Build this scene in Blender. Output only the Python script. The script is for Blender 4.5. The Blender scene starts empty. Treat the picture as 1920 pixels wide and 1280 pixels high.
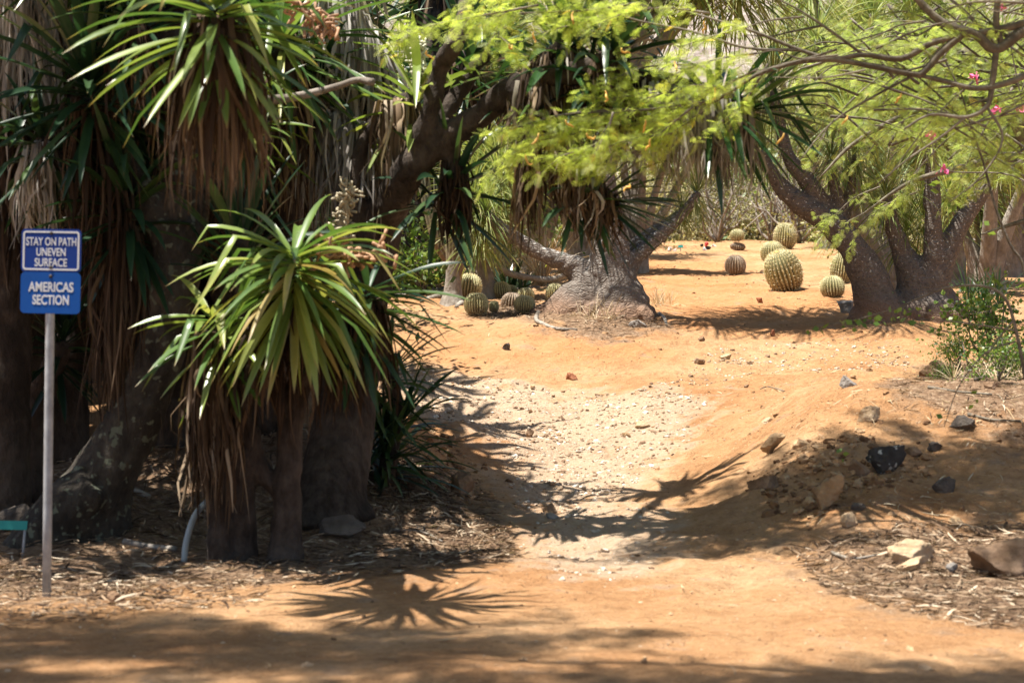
import bpy, math, random
import numpy as np
from math import radians
sc = bpy.context.scene
# ---------------------------------------------------------------- camera, sky, sun, exposure
F, CX, HY, CZ = 3583.33, 960.0, 560.0, 1.5
cam_d = bpy.data.cameras.new('camera'); cam = bpy.data.objects.new('camera', cam_d); sc.collection.objects.link(cam)
cam.location = (0, 0, CZ); cam.rotation_euler = (radians(90), 0, 0)
cam_d.sensor_width = 36; cam_d.lens = 36 * F / 1920; cam_d.shift_y = -(640 - HY) / 1920
cam_d.clip_start = 0.1; cam_d.clip_end = 1500
cam_d.dof.use_dof = True; cam_d.dof.focus_distance = 22.0; cam_d.dof.aperture_fstop = 3.6
sc.camera = cam
SUN = np.array([-0.30, -0.05, 0.95]); SUN = SUN / np.linalg.norm(SUN)
world = bpy.data.worlds.new('World'); sc.world = world; world.use_nodes = True
wn = world.node_tree.nodes; wl = world.node_tree.links
sky = wn.new('ShaderNodeTexSky'); sky.sky_type = 'NISHITA'; sky.sun_disc = False
sky.sun_elevation = math.asin(SUN[2]); sky.sun_rotation = math.atan2(SUN[0], SUN[1])
wl.new(sky.outputs[0], wn['Background'].inputs['Color']); wn['Background'].inputs['Strength'].default_value = 0.06
sl = bpy.data.lights.new('sun', 'SUN'); sl.energy = 5.0; sl.angle = radians(0.55); sl.color = (1.0, 0.95, 0.86)
so = bpy.data.objects.new('sun', sl); sc.collection.objects.link(so)
from mathutils import Vector
so.rotation_euler = Vector(tuple(SUN)).to_track_quat('Z', 'Y').to_euler()
sc.view_settings.view_transform = 'Standard'; sc.view_settings.look = 'None'
sc.view_settings.exposure = 1.38; sc.view_settings.gamma = 1
sc.render.engine = 'CYCLES'
sc.cycles.use_denoising = True
sc.cycles.max_bounces = 6; sc.cycles.diffuse_bounces = 3; sc.cycles.glossy_bounces = 2; sc.cycles.transmission_bounces = 4
sc.cycles.sample_clamp_indirect = 4.0

# ---------------------------------------------------------------- numeric helpers
def P(px, py, Y): return np.array([(px - CX) / F * Y, Y, CZ - (py - HY) / F * Y])
def nrm(v): return v / np.maximum(np.linalg.norm(v, axis=-1, keepdims=True), 1e-9)
def smooth(a, b, x):
    t = np.clip((x - a) / (b - a), 0, 1); return t * t * (3 - 2 * t)
def _h(ix, iy, iz, s):
    n = (ix * 374761393 + iy * 668265263 + iz * 2147483647 + s * 1274126177) & 0xffffffff
    n = ((n ^ (n >> 13)) * 1274126177) & 0xffffffff
    n = (n ^ (n >> 16)) & 0xffff
    return n / 32767.5 - 1.0
def vnoise(p, s=0):
    p = np.asarray(p, float); i = np.floor(p).astype(np.int64); f = p - i; f = f * f * (3 - 2 * f)
    r = 0
    for dx in (0, 1):
        wx = f[..., 0] if dx else 1 - f[..., 0]
        for dy in (0, 1):
            wy = f[..., 1] if dy else 1 - f[..., 1]
            for dz in (0, 1):
                wz = f[..., 2] if dz else 1 - f[..., 2]
                r = r + wx * wy * wz * _h(i[..., 0] + dx, i[..., 1] + dy, i[..., 2] + dz, s)
    return r
def fbm(p, o=4, s=0):
    p = np.asarray(p, float); r = 0; a = .5
    for k in range(o): r = r + a * vnoise(p * 2 ** k, s + k * 17); a *= .5
    return r
def n2(x, y, f, s, o=3): return fbm(np.stack([x * f, y * f, np.zeros_like(x)], -1), o, s)

# ---------------------------------------------------------------- terrain
_Y = np.arange(-10, 200, .1)
_Z = np.interp(_Y, [-10, 10.5, 12, 14, 16, 18, 20, 22, 25, 28, 32, 36, 42, 52, 60, 80, 200], [0, 0, .04, .26, .50, .77, 1.0, 1.2, 1.42, 1.6, 1.8, 2.0, 2.3, 2.95, 3.3, 3.8, 3.9])
_Z = np.convolve(np.pad(_Z, 7, mode='edge'), np.ones(15) / 15, 'valid')
def gz0(x, y):
    x = np.asarray(x, float); y = np.asarray(y, float)
    z = np.interp(y, _Y, _Z)
    z = z + .48 * smooth(-.15, -1.1, x + .12 * (y - 13)) * np.exp(-((y - 14.6) / 1.9) ** 2)
    z = z + .58 * smooth(1.05, 2.5, x - .10 * (y - 13)) * np.exp(-((y - 14.0) / 2.2) ** 2)
    z = z + .16 * np.exp(-((x - .9) / 1.5) ** 2 - ((y - 22.3) / 1.6) ** 2)
    z = z - .12 * np.exp(-((x - 2.7) / 1.3) ** 2 - ((y - 22.6) / 1.5) ** 2)
    z = z + .10 * np.exp(-((x - 4.6) / 1.0) ** 2 - ((y - 21.8) / 1.0) ** 2)
    z = z - .16 * np.exp(-((x - .35 - .25 * np.sin((y - 12) * .5)) / .8) ** 2) * smooth(12.2, 14., y) * smooth(19.5, 16.5, y)
    z = z - .10 * np.exp(-((x + .6) / 1.4) ** 2 - ((y - 17.0) / 1.6) ** 2)
    return z + .10 * np.maximum(np.abs(x) - 14, 0)
def gz(x, y):
    x = np.asarray(x, float); y = np.asarray(y, float)
    m = smooth(8, 13, y)
    return gz0(x, y) + (.03 + .06 * m) * n2(x, y, .7, 3) + (.016 + .036 * m) * n2(x, y, 2.6, 5) + (.012 + .020 * m) * n2(x, y, 7., 7, 2)
def ground(px, py):
    px = np.atleast_1d(np.asarray(px, float)); py = np.atleast_1d(np.asarray(py, float))
    Ys = np.concatenate([np.arange(5, 30, .05), np.arange(30, 90, .25)])
    X = (px[:, None] - CX) / F * Ys; Zr = CZ - (py[:, None] - HY) / F * Ys
    hit = Zr <= gz0(X, Ys[None, :] + 0 * X)
    k = np.where(hit.any(1), hit.argmax(1), len(Ys) - 1)
    Y = Ys[k]; x = (px - CX) / F * Y
    return np.stack([x, Y, gz(x, Y)], -1)

# ---------------------------------------------------------------- mesh builder
def rootloc(p):
    v = np.zeros(3)
    while p is not None: v = v + np.array(p.location); p = p.parent
    return v
def tag(o, label=None, cat=None, group=None, kind=None):
    for k, v in (('label', label), ('category', cat), ('group', group), ('kind', kind)):
        if v: o[k] = v
    return o
def empty(name, loc, label=None, cat=None, group=None):
    o = bpy.data.objects.new(name, None); o.empty_display_size = .1; sc.collection.objects.link(o)
    o.location = tuple(float(a) for a in loc); return tag(o, label, cat, group)
def copy_tree(o, parent=None):
    c = o.copy(); sc.collection.objects.link(c); c.parent = parent
    for ch in list(o.children): copy_tree(ch, c)
    return c
class MB:
    def __init__(s): s.V = []; s.Q = []; s.T = []; s.A = []; s.B = []; s.n = 0
    def add(s, v, q=None, t=None, tint=.5, along=0.):
        v = np.asarray(v, float).reshape(-1, 3); m = len(v)
        if q is not None and len(q): s.Q.append(np.asarray(q, np.int64).reshape(-1, 4) + s.n)
        if t is not None and len(t): s.T.append(np.asarray(t, np.int64).reshape(-1, 3) + s.n)
        s.V.append(v); s.A.append(np.broadcast_to(np.asarray(tint, float), (m,)).copy()); s.B.append(np.broadcast_to(np.asarray(along, float), (m,)).copy()); s.n += m
    def ribbon(s, C, W, S, fold=0., tint=.5):
        N, K, _ = C.shape
        if fold:
            T = np.gradient(C, axis=1); Nn = nrm(np.cross(S, T))
            A = np.stack([C - S * W[..., None] * .5, C - Nn * (W * fold)[..., None], C + S * W[..., None] * .5], 2); c = 3
        else:
            A = np.stack([C - S * W[..., None] * .5, C + S * W[..., None] * .5], 2); c = 2
        i = np.arange(N * K * c).reshape(N, K, c)
        q = np.stack([i[:, :-1, :-1], i[:, :-1, 1:], i[:, 1:, 1:], i[:, 1:, :-1]], -1)
        al = np.broadcast_to(np.linspace(0, 1, K)[None, :, None], (N, K, c)).ravel()
        ti = np.broadcast_to(np.asarray(tint, float).reshape(-1, 1, 1), (N, K, c)).ravel()
        s.add(A, q, None, ti, al)
    def tube(s, pts, rad, seg=10, sub=5, tint=.5, bump=0., seed=0, cap=True, bf=6.):
        pts = np.asarray(pts, float); rad = np.asarray(rad, float); n = len(pts)
        e = np.vstack([2 * pts[0] - pts[1], pts, 2 * pts[-1] - pts[-2]])
        if sub > 1:
            C = []; R = []
            for k in range(n - 1):
                p0, p1, p2, p3 = e[k:k + 4]
                for t in np.arange(sub) / sub:
                    C.append(.5 * (2 * p1 + (p2 - p0) * t + (2 * p0 - 5 * p1 + 4 * p2 - p3) * t * t + (3 * p1 - p0 - 3 * p2 + p3) * t ** 3)); R.append(rad[k] + (rad[k + 1] - rad[k]) * t)
            C.append(pts[-1]); R.append(rad[-1]); C = np.array(C); R = np.array(R)
        else: C, R = pts, rad
        T = nrm(np.gradient(C, axis=0)); K = len(C)
        a = np.array([0, 0, 1.]) if abs(T[0, 2]) < .9 else np.array([1., 0, 0])
        u = nrm(np.cross(T[0], a)); U = []
        for k in range(K): u = nrm(u - T[k] * np.dot(u, T[k])); U.append(u)
        U = np.array(U); W = np.cross(T, U); th = np.arange(seg) * 2 * np.pi / seg
        D = U[:, None] * np.cos(th)[None, :, None] + W[:, None] * np.sin(th)[None, :, None]
        r = np.broadcast_to(R[:, None], (K, seg))
        if bump: r = r * (1 + bump * fbm((C[:, None] + D * R[:, None, None]) * bf, 3, seed))
        A = C[:, None] + D * r[..., None]
        i = np.arange(K * seg).reshape(K, seg); j = np.roll(i, -1, 1)
        q = np.stack([i[:-1], j[:-1], j[1:], i[1:]], -1).reshape(-1, 4)
        V = A.reshape(-1, 3); t = None
        if cap:
            V = np.vstack([V, C[0], C[-1]]); b, e2 = K * seg, K * seg + 1
            t = np.vstack([np.stack([j[0], i[0], np.full(seg, b)], -1), np.stack([i[-1], j[-1], np.full(seg, e2)], -1)])
        s.add(V, q, t, tint)
    def box(s, c, d, R=None, tint=.5):
        c = np.asarray(c, float); d = np.asarray(d, float) / 2
        v = np.array([[x, y, z] for x in (-1, 1) for y in (-1, 1) for z in (-1, 1)], float) * d
        if R is not None: v = v @ np.asarray(R).T
        s.add(v + c, [[0, 1, 3, 2], [4, 6, 7, 5], [0, 4, 5, 1], [2, 3, 7, 6], [0, 2, 6, 4], [1, 5, 7, 3]], None, tint)
    def arrays(s): return np.vstack(s.V), (np.vstack(s.Q) if s.Q else np.zeros((0, 4), np.int64)), (np.vstack(s.T) if s.T else np.zeros((0, 3), np.int64))
    def build(s, name, mat, parent=None, smooth=True):
        V, Q, T = s.arrays(); o = link_mesh(name, V, Q, T, mat, parent, smooth)
        for nm, d in (('tint', s.A), ('along', s.B)):
            at = o.data.attributes.new(nm, 'FLOAT', 'POINT'); at.data.foreach_set('value', np.concatenate(d).astype(np.float32))
        return o
def link_mesh(name, V, Q, T, mat, parent=None, smooth=True):
    me = bpy.data.meshes.new(name); V = V - rootloc(parent)
    me.vertices.add(len(V)); me.vertices.foreach_set('co', V.astype(np.float32).ravel())
    lv = np.concatenate([Q.ravel(), T.ravel()]).astype(np.int32); nq, nt = len(Q), len(T)
    me.loops.add(len(lv)); me.loops.foreach_set('vertex_index', lv)
    me.polygons.add(nq + nt)
    st = np.concatenate([np.arange(nq) * 4, nq * 4 + np.arange(nt) * 3]).astype(np.int32); me.polygons.foreach_set('loop_start', st)
    me.polygons.foreach_set('use_smooth', np.full(nq + nt, smooth)); me.update(calc_edges=True); me.validate()
    if mat: me.materials.append(mat)
    o = bpy.data.objects.new(name, me); sc.collection.objects.link(o); o.parent = parent
    return o
def remesh(mb, voxel, name, mat, parent, disp=0., freq=3., seed=0, smooth_it=6, post=None):
    """merge overlapping tubes into one continuous skin"""
    tmp = mb.build('skin_source', None, None)
    m = tmp.modifiers.new('r', 'REMESH'); m.mode = 'VOXEL'; m.voxel_size = voxel
    m2 = tmp.modifiers.new('s', 'SMOOTH'); m2.factor = .5; m2.iterations = smooth_it
    bpy.context.view_layer.update(); dg = bpy.context.evaluated_depsgraph_get(); me = tmp.evaluated_get(dg).to_mesh()
    n = len(me.vertices); co = np.zeros(n * 3, np.float32); me.vertices.foreach_get('co', co); co = co.reshape(-1, 3).astype(float)
    no = np.zeros(n * 3, np.float32); me.vertices.foreach_get('normal', no); no = no.reshape(-1, 3)
    pf = [tuple(p.vertices) for p in me.polygons]
    Q = np.array([p for p in pf if len(p) == 4], np.int64).reshape(-1, 4); T = np.array([p for p in pf if len(p) == 3], np.int64).reshape(-1, 3)
    tmp.evaluated_get(dg).to_mesh_clear(); d = tmp.data; bpy.data.objects.remove(tmp); bpy.data.meshes.remove(d)
    if disp: co = co + no * (disp * fbm(co * freq, 4, seed))[:, None]
    if post is not None: co = post(co, no)
    o = link_mesh(name, co, Q, T, mat, parent)
    return o

# ---------------------------------------------------------------- materials
def new_mat(name):
    m = bpy.data.materials.new(name); m.use_nodes = True; nt = m.node_tree
    b = nt.nodes['Principled BSDF']; return m, nt, b
def ND(nt, t, **kw):
    n = nt.nodes.new(t)
    for k, v in kw.items():
        if k in n.inputs: n.inputs[k].default_value = v
        else: setattr(n, k, v)
    return n
def ramp(nt, fac, stops):
    r = nt.nodes.new('ShaderNodeValToRGB'); e = r.color_ramp.elements
    while len(e) < len(stops): e.new(.5)
    for k, (p, c) in enumerate(stops): e[k].position = p; e[k].color = (*c, 1)
    nt.links.new(fac, r.inputs[0]); return r.outputs[0]
def mixc(nt, fac, a, b, mode='MIX'):
    n = nt.nodes.new('ShaderNodeMix'); n.data_type = 'RGBA'; n.blend_type = mode
    for sock, v in ((n.inputs[0], fac), (n.inputs[6], a), (n.inputs[7], b)):
        if hasattr(v, 'is_linked') or hasattr(v, 'links'): nt.links.new(v, sock)
        else: sock.default_value = v if not isinstance(v, tuple) else (*v, 1)
    return n.outputs[2]
def attr(nt, nm):
    a = nt.nodes.new('ShaderNodeAttribute'); a.attribute_name = nm; return a.outputs['Fac']
def noise(nt, scale, detail=4, rough=.55, vec=None, dim='3D'):
    n = nt.nodes.new('ShaderNodeTexNoise'); n.inputs['Scale'].default_value = scale; n.inputs['Detail'].default_value = detail; n.inputs['Roughness'].default_value = rough
    if vec is not None: nt.links.new(vec, n.inputs['Vector'])
    return n.outputs['Fac']
def objco(nt, sc_=(1, 1, 1)):
    c = nt.nodes.new('ShaderNodeTexCoord'); mp = nt.nodes.new('ShaderNodeMapping'); mp.inputs['Scale'].default_value = sc_
    nt.links.new(c.outputs['Object'], mp.inputs[0]); return mp.outputs[0]
def bump(nt, b, h, strength, dist):
    n = nt.nodes.new('ShaderNodeBump'); n.inputs['Strength'].default_value = strength; n.inputs['Distance'].default_value = dist
    nt.links.new(h, n.inputs['Height']); nt.links.new(n.outputs[0], b.inputs['Normal'])
def leaf_mat(name, stops, rough=.4, transl=.3, spec=.5, tip=None, tcol=1.6, tip0=.82):
    m, nt, b = new_mat(name); t = attr(nt, 'tint')
    col = ramp(nt, t, stops)
    nz = noise(nt, 6.0, 3, .6, objco(nt)); col = mixc(nt, .35, col, ramp(nt, nz, [(.3, (.45, .45, .45)), (.7, (1.3, 1.3, 1.3))]), 'MULTIPLY')
    if tip: col = mixc(nt, ramp(nt, attr(nt, 'along'), [(tip0, (0, 0, 0)), (1., (1, 1, 1))]), col, tip)
    nt.links.new(col, b.inputs['Base Color']); b.inputs['Roughness'].default_value = rough; b.inputs['Specular IOR Level'].default_value = spec
    if transl:
        tr = nt.nodes.new('ShaderNodeBsdfTranslucent'); ms = nt.nodes.new('ShaderNodeMixShader'); ms.inputs[0].default_value = transl
        nt.links.new(mixc(nt, 1., col, (tcol, tcol * 1.02, tcol * .6), 'MULTIPLY'), tr.inputs[0])
        nt.links.new(b.outputs[0], ms.inputs[1]); nt.links.new(tr.outputs[0], ms.inputs[2]); nt.links.new(ms.outputs[0], nt.nodes['Material Output'].inputs[0])
    return m
def bark_mat(name, stops, scale=9., stretch=(1, 1, .35), bs=.6, bd=.02, speck=None, rough=.9):
    m, nt, b = new_mat(name); v = objco(nt, stretch)
    n1 = noise(nt, scale, 6, .65, v); n0 = noise(nt, 1.7, 3, .5, objco(nt))
    f = nt.nodes.new('ShaderNodeMath'); f.operation = 'MULTIPLY_ADD'; nt.links.new(n0, f.inputs[0]); f.inputs[1].default_value = .6
    g = nt.nodes.new('ShaderNodeMath'); g.operation = 'MULTIPLY'; nt.links.new(n1, g.inputs[0]); g.inputs[1].default_value = .55; nt.links.new(g.outputs[0], f.inputs[2])
    col = ramp(nt, f.outputs[0], stops)
    if speck:
        sp = noise(nt, speck[1], 2, .5, objco(nt)); col = mixc(nt, ramp(nt, sp, [(speck[2], (0, 0, 0)), (speck[2] + .05, (1, 1, 1))]), col, speck[0])
    nt.links.new(col, b.inputs['Base Color']); b.inputs['Roughness'].default_value = rough; b.inputs['Specular IOR Level'].default_value = .25
    bump(nt, b, n1, bs, bd); return m
def plain_mat(name, c, rough=.5, metal=0., var=.12, scale=12.):
    m, nt, b = new_mat(name); n = noise(nt, scale, 4, .6, objco(nt))
    lo = tuple(x * (1 - var) for x in c); hi = tuple(min(1, x * (1 + var)) for x in c)
    nt.links.new(ramp(nt, n, [(.3, lo), (.7, hi)]), b.inputs['Base Color']); b.inputs['Roughness'].default_value = rough; b.inputs['Metallic'].default_value = metal
    return m
M = {}
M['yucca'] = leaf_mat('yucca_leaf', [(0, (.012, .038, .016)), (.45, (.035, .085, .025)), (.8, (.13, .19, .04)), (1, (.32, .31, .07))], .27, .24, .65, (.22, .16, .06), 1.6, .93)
M['yucca_bright'] = leaf_mat('sun_painted_yucca_leaf', [(0, (.03, .075, .02)), (.4, (.085, .155, .035)), (.8, (.21, .27, .06)), (.94, (.36, .36, .10)), (1, (.34, .25, .11))], .33, .28, .6, (.26, .17, .07), 1.6, .88)  # yucca leaf copy with sunlight on the bright heads put into its colour
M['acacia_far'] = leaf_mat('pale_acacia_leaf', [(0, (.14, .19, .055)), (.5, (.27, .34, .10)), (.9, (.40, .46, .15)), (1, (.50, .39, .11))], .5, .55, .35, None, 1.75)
M['yucca_dark'] = leaf_mat('dark_yucca_leaf', [(0, (.008, .026, .014)), (.6, (.022, .058, .024)), (1, (.07, .115, .03))], .36, .18, .5, (.10, .07, .03), 1.5, .94)  # shade on inner yucca heads put into this colour; strap plant's own green
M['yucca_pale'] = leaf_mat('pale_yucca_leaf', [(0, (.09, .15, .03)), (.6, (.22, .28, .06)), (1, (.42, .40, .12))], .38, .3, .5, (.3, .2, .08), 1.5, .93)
M['thatch'] = leaf_mat('brown_dead_leaf', [(0, (.014, .008, .005)), (.5, (.066, .041, .025)), (.8, (.17, .115, .07)), (.9, (.36, .27, .18)), (1, (.36, .335, .30))], .8, .15, .2, None, 1.3)
M['thatch_grey'] = leaf_mat('grey_dead_leaf', [(0, (.15, .13, .115)), (.5, (.40, .37, .34)), (1, (.66, .63, .59))], .8, .25, .2, None, 1.2)
M['pony'] = leaf_mat('ponytail_leaf', [(0, (.06, .10, .025)), (.5, (.17, .23, .06)), (1, (.36, .36, .12))], .5, .3, .35, (.32, .24, .10), 1.5, .8)
M['acacia'] = leaf_mat('acacia_leaf', [(0, (.17, .22, .05)), (.5, (.32, .39, .09)), (.9, (.46, .51, .13)), (1, (.60, .43, .09))], .5, .55, .35, None, 1.75)
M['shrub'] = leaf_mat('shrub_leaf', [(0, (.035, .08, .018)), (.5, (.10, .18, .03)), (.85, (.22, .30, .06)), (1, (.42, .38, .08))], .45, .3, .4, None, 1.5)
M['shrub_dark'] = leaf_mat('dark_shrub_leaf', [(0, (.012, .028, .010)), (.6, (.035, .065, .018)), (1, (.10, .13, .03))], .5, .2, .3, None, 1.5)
M['shrub_dry'] = leaf_mat('dry_shrub_leaf', [(0, (.14, .14, .05)), (.5, (.33, .31, .15)), (1, (.56, .51, .34))], .7, .25, .2, None, 1.3)
M['straw'] = leaf_mat('straw', [(0, (.20, .13, .07)), (.5, (.42, .31, .18)), (1, (.68, .56, .40))], .8, .1, .2, None, 1.2)
M['bark'] = bark_mat('yucca_bark', [(.3, (.010, .007, .0055)), (.5, (.028, .020, .015)), (.72, (.095, .073, .058))], 14, (1, 1, .5), 1., .05)
M['bark_grey'] = bark_mat('grey_bark', [(.3, (.09, .075, .062)), (.5, (.19, .16, .135)), (.72, (.34, .30, .26))], 11, (1, 1, .5), .8, .025)
M['bark_acacia'] = bark_mat('acacia_bark', [(.3, (.035, .028, .022)), (.5, (.10, .082, .062)), (.72, (.25, .215, .17))], 16, (1, 1, 1), .8, .015)
M['bark_lichen'] = bark_mat('lichen_bark', [(.3, (.010, .008, .006)), (.5, (.028, .023, .018)), (.72, (.085, .072, .057))], 14, (1, 1, .6), 1., .05, ((.13, .14, .10), 19., .60))
M['bark_pony'] = bark_mat('pale_ponytail_bark', [(.3, (.085, .07, .057)), (.5, (.19, .16, .13)), (.72, (.36, .32, .27))], 15, (1, 1, .7), .9, .04)
M['knobby'] = plain_mat('dry_fruit_stalk', (.36, .20, .11), .8, 0, .35)
M['flower_cream'] = plain_mat('cream_flower', (.62, .60, .44), .7, 0, .2)
M['stalk_pale'] = plain_mat('withered_flower', (.40, .34, .23), .8, 0, .3)
def elephant_mat(name='elephant_foot_bark', g=1., spk=.57):
    m, nt, b = new_mat(name); v = objco(nt)
    w = nt.nodes.new('ShaderNodeTexNoise'); w.inputs['Scale'].default_value = 4.; nt.links.new(v, w.inputs['Vector'])
    ad = nt.nodes.new('ShaderNodeVectorMath'); ad.operation = 'MULTIPLY_ADD'; nt.links.new(w.outputs['Color'], ad.inputs[0]); ad.inputs[1].default_value = (.22, .22, .22); nt.links.new(v, ad.inputs[2])
    mp = nt.nodes.new('ShaderNodeMapping'); mp.inputs['Scale'].default_value = (17, 17, 34); nt.links.new(ad.outputs[0], mp.inputs[0])
    vo = nt.nodes.new('ShaderNodeTexVoronoi'); vo.feature = 'DISTANCE_TO_EDGE'; vo.inputs['Scale'].default_value = 1.; nt.links.new(mp.outputs[0], vo.inputs['Vector'])
    ed = vo.outputs['Distance']
    n1 = noise(nt, 26, 5, .65, v); n0 = noise(nt, 1.6, 3, .5, v)
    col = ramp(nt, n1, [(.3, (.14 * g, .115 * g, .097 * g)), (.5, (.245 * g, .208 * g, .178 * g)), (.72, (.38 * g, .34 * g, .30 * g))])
    col = mixc(nt, ramp(nt, ed, [(0., (1, 1, 1)), (.16, (0, 0, 0))]), col, (.15, .12, .10))
    sx = nt.nodes.new('ShaderNodeSeparateXYZ'); nt.links.new(v, sx.inputs[0])
    a = nt.nodes.new('ShaderNodeMath'); a.operation = 'MULTIPLY_ADD'; nt.links.new(n0, a.inputs[0]); a.inputs[1].default_value = .35; nt.links.new(sx.outputs['Z'], a.inputs[2])
    col = mixc(nt, ramp(nt, a.outputs[0], [(.18, (.75, .75, .75)), (.42, (0, 0, 0))]), col, (.24, .135, .08))     # red dust splashed on the foot
    sp = noise(nt, 34, 2, .5, v)
    up = ramp(nt, a.outputs[0], [(.45, (0, 0, 0)), (.95, (1, 1, 1))])
    s1 = mixc(nt, 1., up, ramp(nt, sp, [(spk, (0, 0, 0)), (spk + .06, (1, 1, 1))]), 'MULTIPLY')
    col = mixc(nt, s1, col, (.52, .51, .48))
    nt.links.new(col, b.inputs['Base Color']); b.inputs['Roughness'].default_value = .88; b.inputs['Specular IOR Level'].default_value = .2
    hh = mixc(nt, .35, ramp(nt, ed, [(0., (0, 0, 0)), (.25, (1, 1, 1))]), n1)
    bump(nt, b, hh, .6, .022); return m
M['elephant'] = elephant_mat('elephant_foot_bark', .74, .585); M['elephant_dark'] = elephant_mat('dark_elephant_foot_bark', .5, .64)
def cactus_mat(name, valley, ridge):
    m, nt, b = new_mat(name); t = attr(nt, 'tint'); al = attr(nt, 'along')
    n = noise(nt, 9, 4, .6, objco(nt))
    col = ramp(nt, t, [(0, valley), (1, ridge)])
    col = mixc(nt, ramp(nt, al, [(.05, (1, 1, 1)), (.5, (0, 0, 0))]), col, (.19, .12, .07))   # corky brown foot
    col = mixc(nt, .5, col, ramp(nt, n, [(.3, (.55, .5, .45)), (.7, (1.35, 1.35, 1.3))]), 'MULTIPLY')
    nt.links.new(col, b.inputs['Base Color']); b.inputs['Roughness'].default_value = .6; return m
M['barrel_green'] = cactus_mat('barrel_green', (.095, .098, .035), (.50, .47, .25))
M['barrel_brown'] = cactus_mat('barrel_brown', (.075, .052, .03), (.30, .22, .145))
M['column'] = cactus_mat('column_cactus', (.06, .085, .045), (.33, .33, .21))
M['spine'] = plain_mat('golden_spine', (.82, .72, .46), .55, 0, .25)
M['spine_grey'] = plain_mat('weathered_spine', (.52, .43, .35), .6, 0, .25)
M['wool'] = plain_mat('golden_wool', (.55, .36, .11), .9, 0, .3, 30)
def rock_mat(name, a, b_, c, speck=None):
    return bark_mat(name, [(.3, a), (.5, b_), (.72, c)], 9, (1, 1, 1), .9, .03, speck)
M['r_red'] = rock_mat('red_rock', (.13, .045, .022), (.24, .085, .04), (.36, .16, .085))
M['r_tan'] = rock_mat('tan_rock', (.22, .14, .08), (.38, .26, .155), (.52, .40, .27))
M['r_ochre'] = rock_mat('ochre_rock', (.17, .10, .05), (.32, .205, .11), (.46, .33, .20))
M['r_brown'] = rock_mat('brown_rock', (.085, .05, .03), (.18, .108, .062), (.30, .20, .13))
M['r_grey'] = rock_mat('grey_rock', (.10, .085, .072), (.20, .175, .155), (.34, .31, .28))
M['r_dark'] = rock_mat('dark_lava_rock', (.030, .024, .020), (.075, .060, .05), (.16, .13, .105))
M['r_lichen'] = rock_mat('lichen_lava_rock', (.018, .016, .015), (.04, .036, .033), (.08, .072, .066), ((.42, .42, .39), 15., .585))
def ground_mat(name='dirt', hill=False):
    m, nt, b = new_mat(name); v = objco(nt)
    big = noise(nt, .55, 5, .6, v); mid = noise(nt, 3.2, 6, .65, v); fine = noise(nt, 30, 6, .7, v)
    col = ramp(nt, big, [(.30, (.365, .178, .076)), (.5, (.445, .25, .121)), (.70, (.515, .33, .185))])
    col = mixc(nt, .55, col, ramp(nt, mid, [(.30, (.62, .56, .52)), (.52, (1., 1., 1.)), (.72, (1.18, 1.22, 1.28))]), 'MULTIPLY')
    col = mixc(nt, .7, col, ramp(nt, noise(nt, 14, 5, .7, v), [(.28, (.62, .57, .53)), (.5, (1., 1., 1.)), (.74, (1.22, 1.26, 1.3))]), 'MULTIPLY')
    col = mixc(nt, ramp(nt, fine, [(.30, (.9, .9, .9)), (.44, (0, 0, 0))]), col, (.25, .13, .06))
    col = mixc(nt, ramp(nt, noise(nt, 55, 3, .7, v), [(.62, (0, 0, 0)), (.72, (.7, .7, .7))]), col, (.66, .50, .33))
    gr = attr(nt, 'gravel'); li = attr(nt, 'litter'); rd = attr(nt, 'red')
    gv = ramp(nt, noise(nt, 42, 4, .7, v), [(.3, (.38, .275, .185)), (.5, (.48, .37, .27)), (.72, (.57, .475, .37))])
    lv = ramp(nt, noise(nt, 24, 5, .7, v), [(.3, (.10, .06, .036)), (.5, (.23, .145, .09)), (.72, (.42, .31, .21))])
    def brk(a, k):
        f = nt.nodes.new('ShaderNodeMath'); f.operation = 'MULTIPLY_ADD'; nt.links.new(mid, f.inputs[0]); f.inputs[1].default_value = 2.6
        g = nt.nodes.new('ShaderNodeMath'); g.operation = 'ADD'; nt.links.new(a, g.inputs[0]); g.inputs[1].default_value = -1.3; nt.links.new(g.outputs[0], f.inputs[2])
        return ramp(nt, f.outputs[0], [(.25, (0, 0, 0)), (.8, (k, k, k))])
    col = mixc(nt, brk(rd, .45), col, (.46, .20, .075))
    col = mixc(nt, brk(gr, .7), col, gv); col = mixc(nt, brk(li, .95), col, lv)
    nt.links.new(col, b.inputs['Base Color']); b.inputs['Roughness'].default_value = .95; b.inputs['Specular IOR Level'].default_value = .12
    h = mixc(nt, .5, fine, noise(nt, 9, 5, .6, v)); bump(nt, b, h, 1., .09)
    return m
M['dirt'] = ground_mat()
M['hill'] = bark_mat('crater_slope', [(.3, (.15, .115, .09)), (.5, (.26, .21, .18)), (.72, (.38, .33, .29))], .9, (1, 1, 1), .9, .8, ((.16, .17, .07), 1.6, .57))

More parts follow.
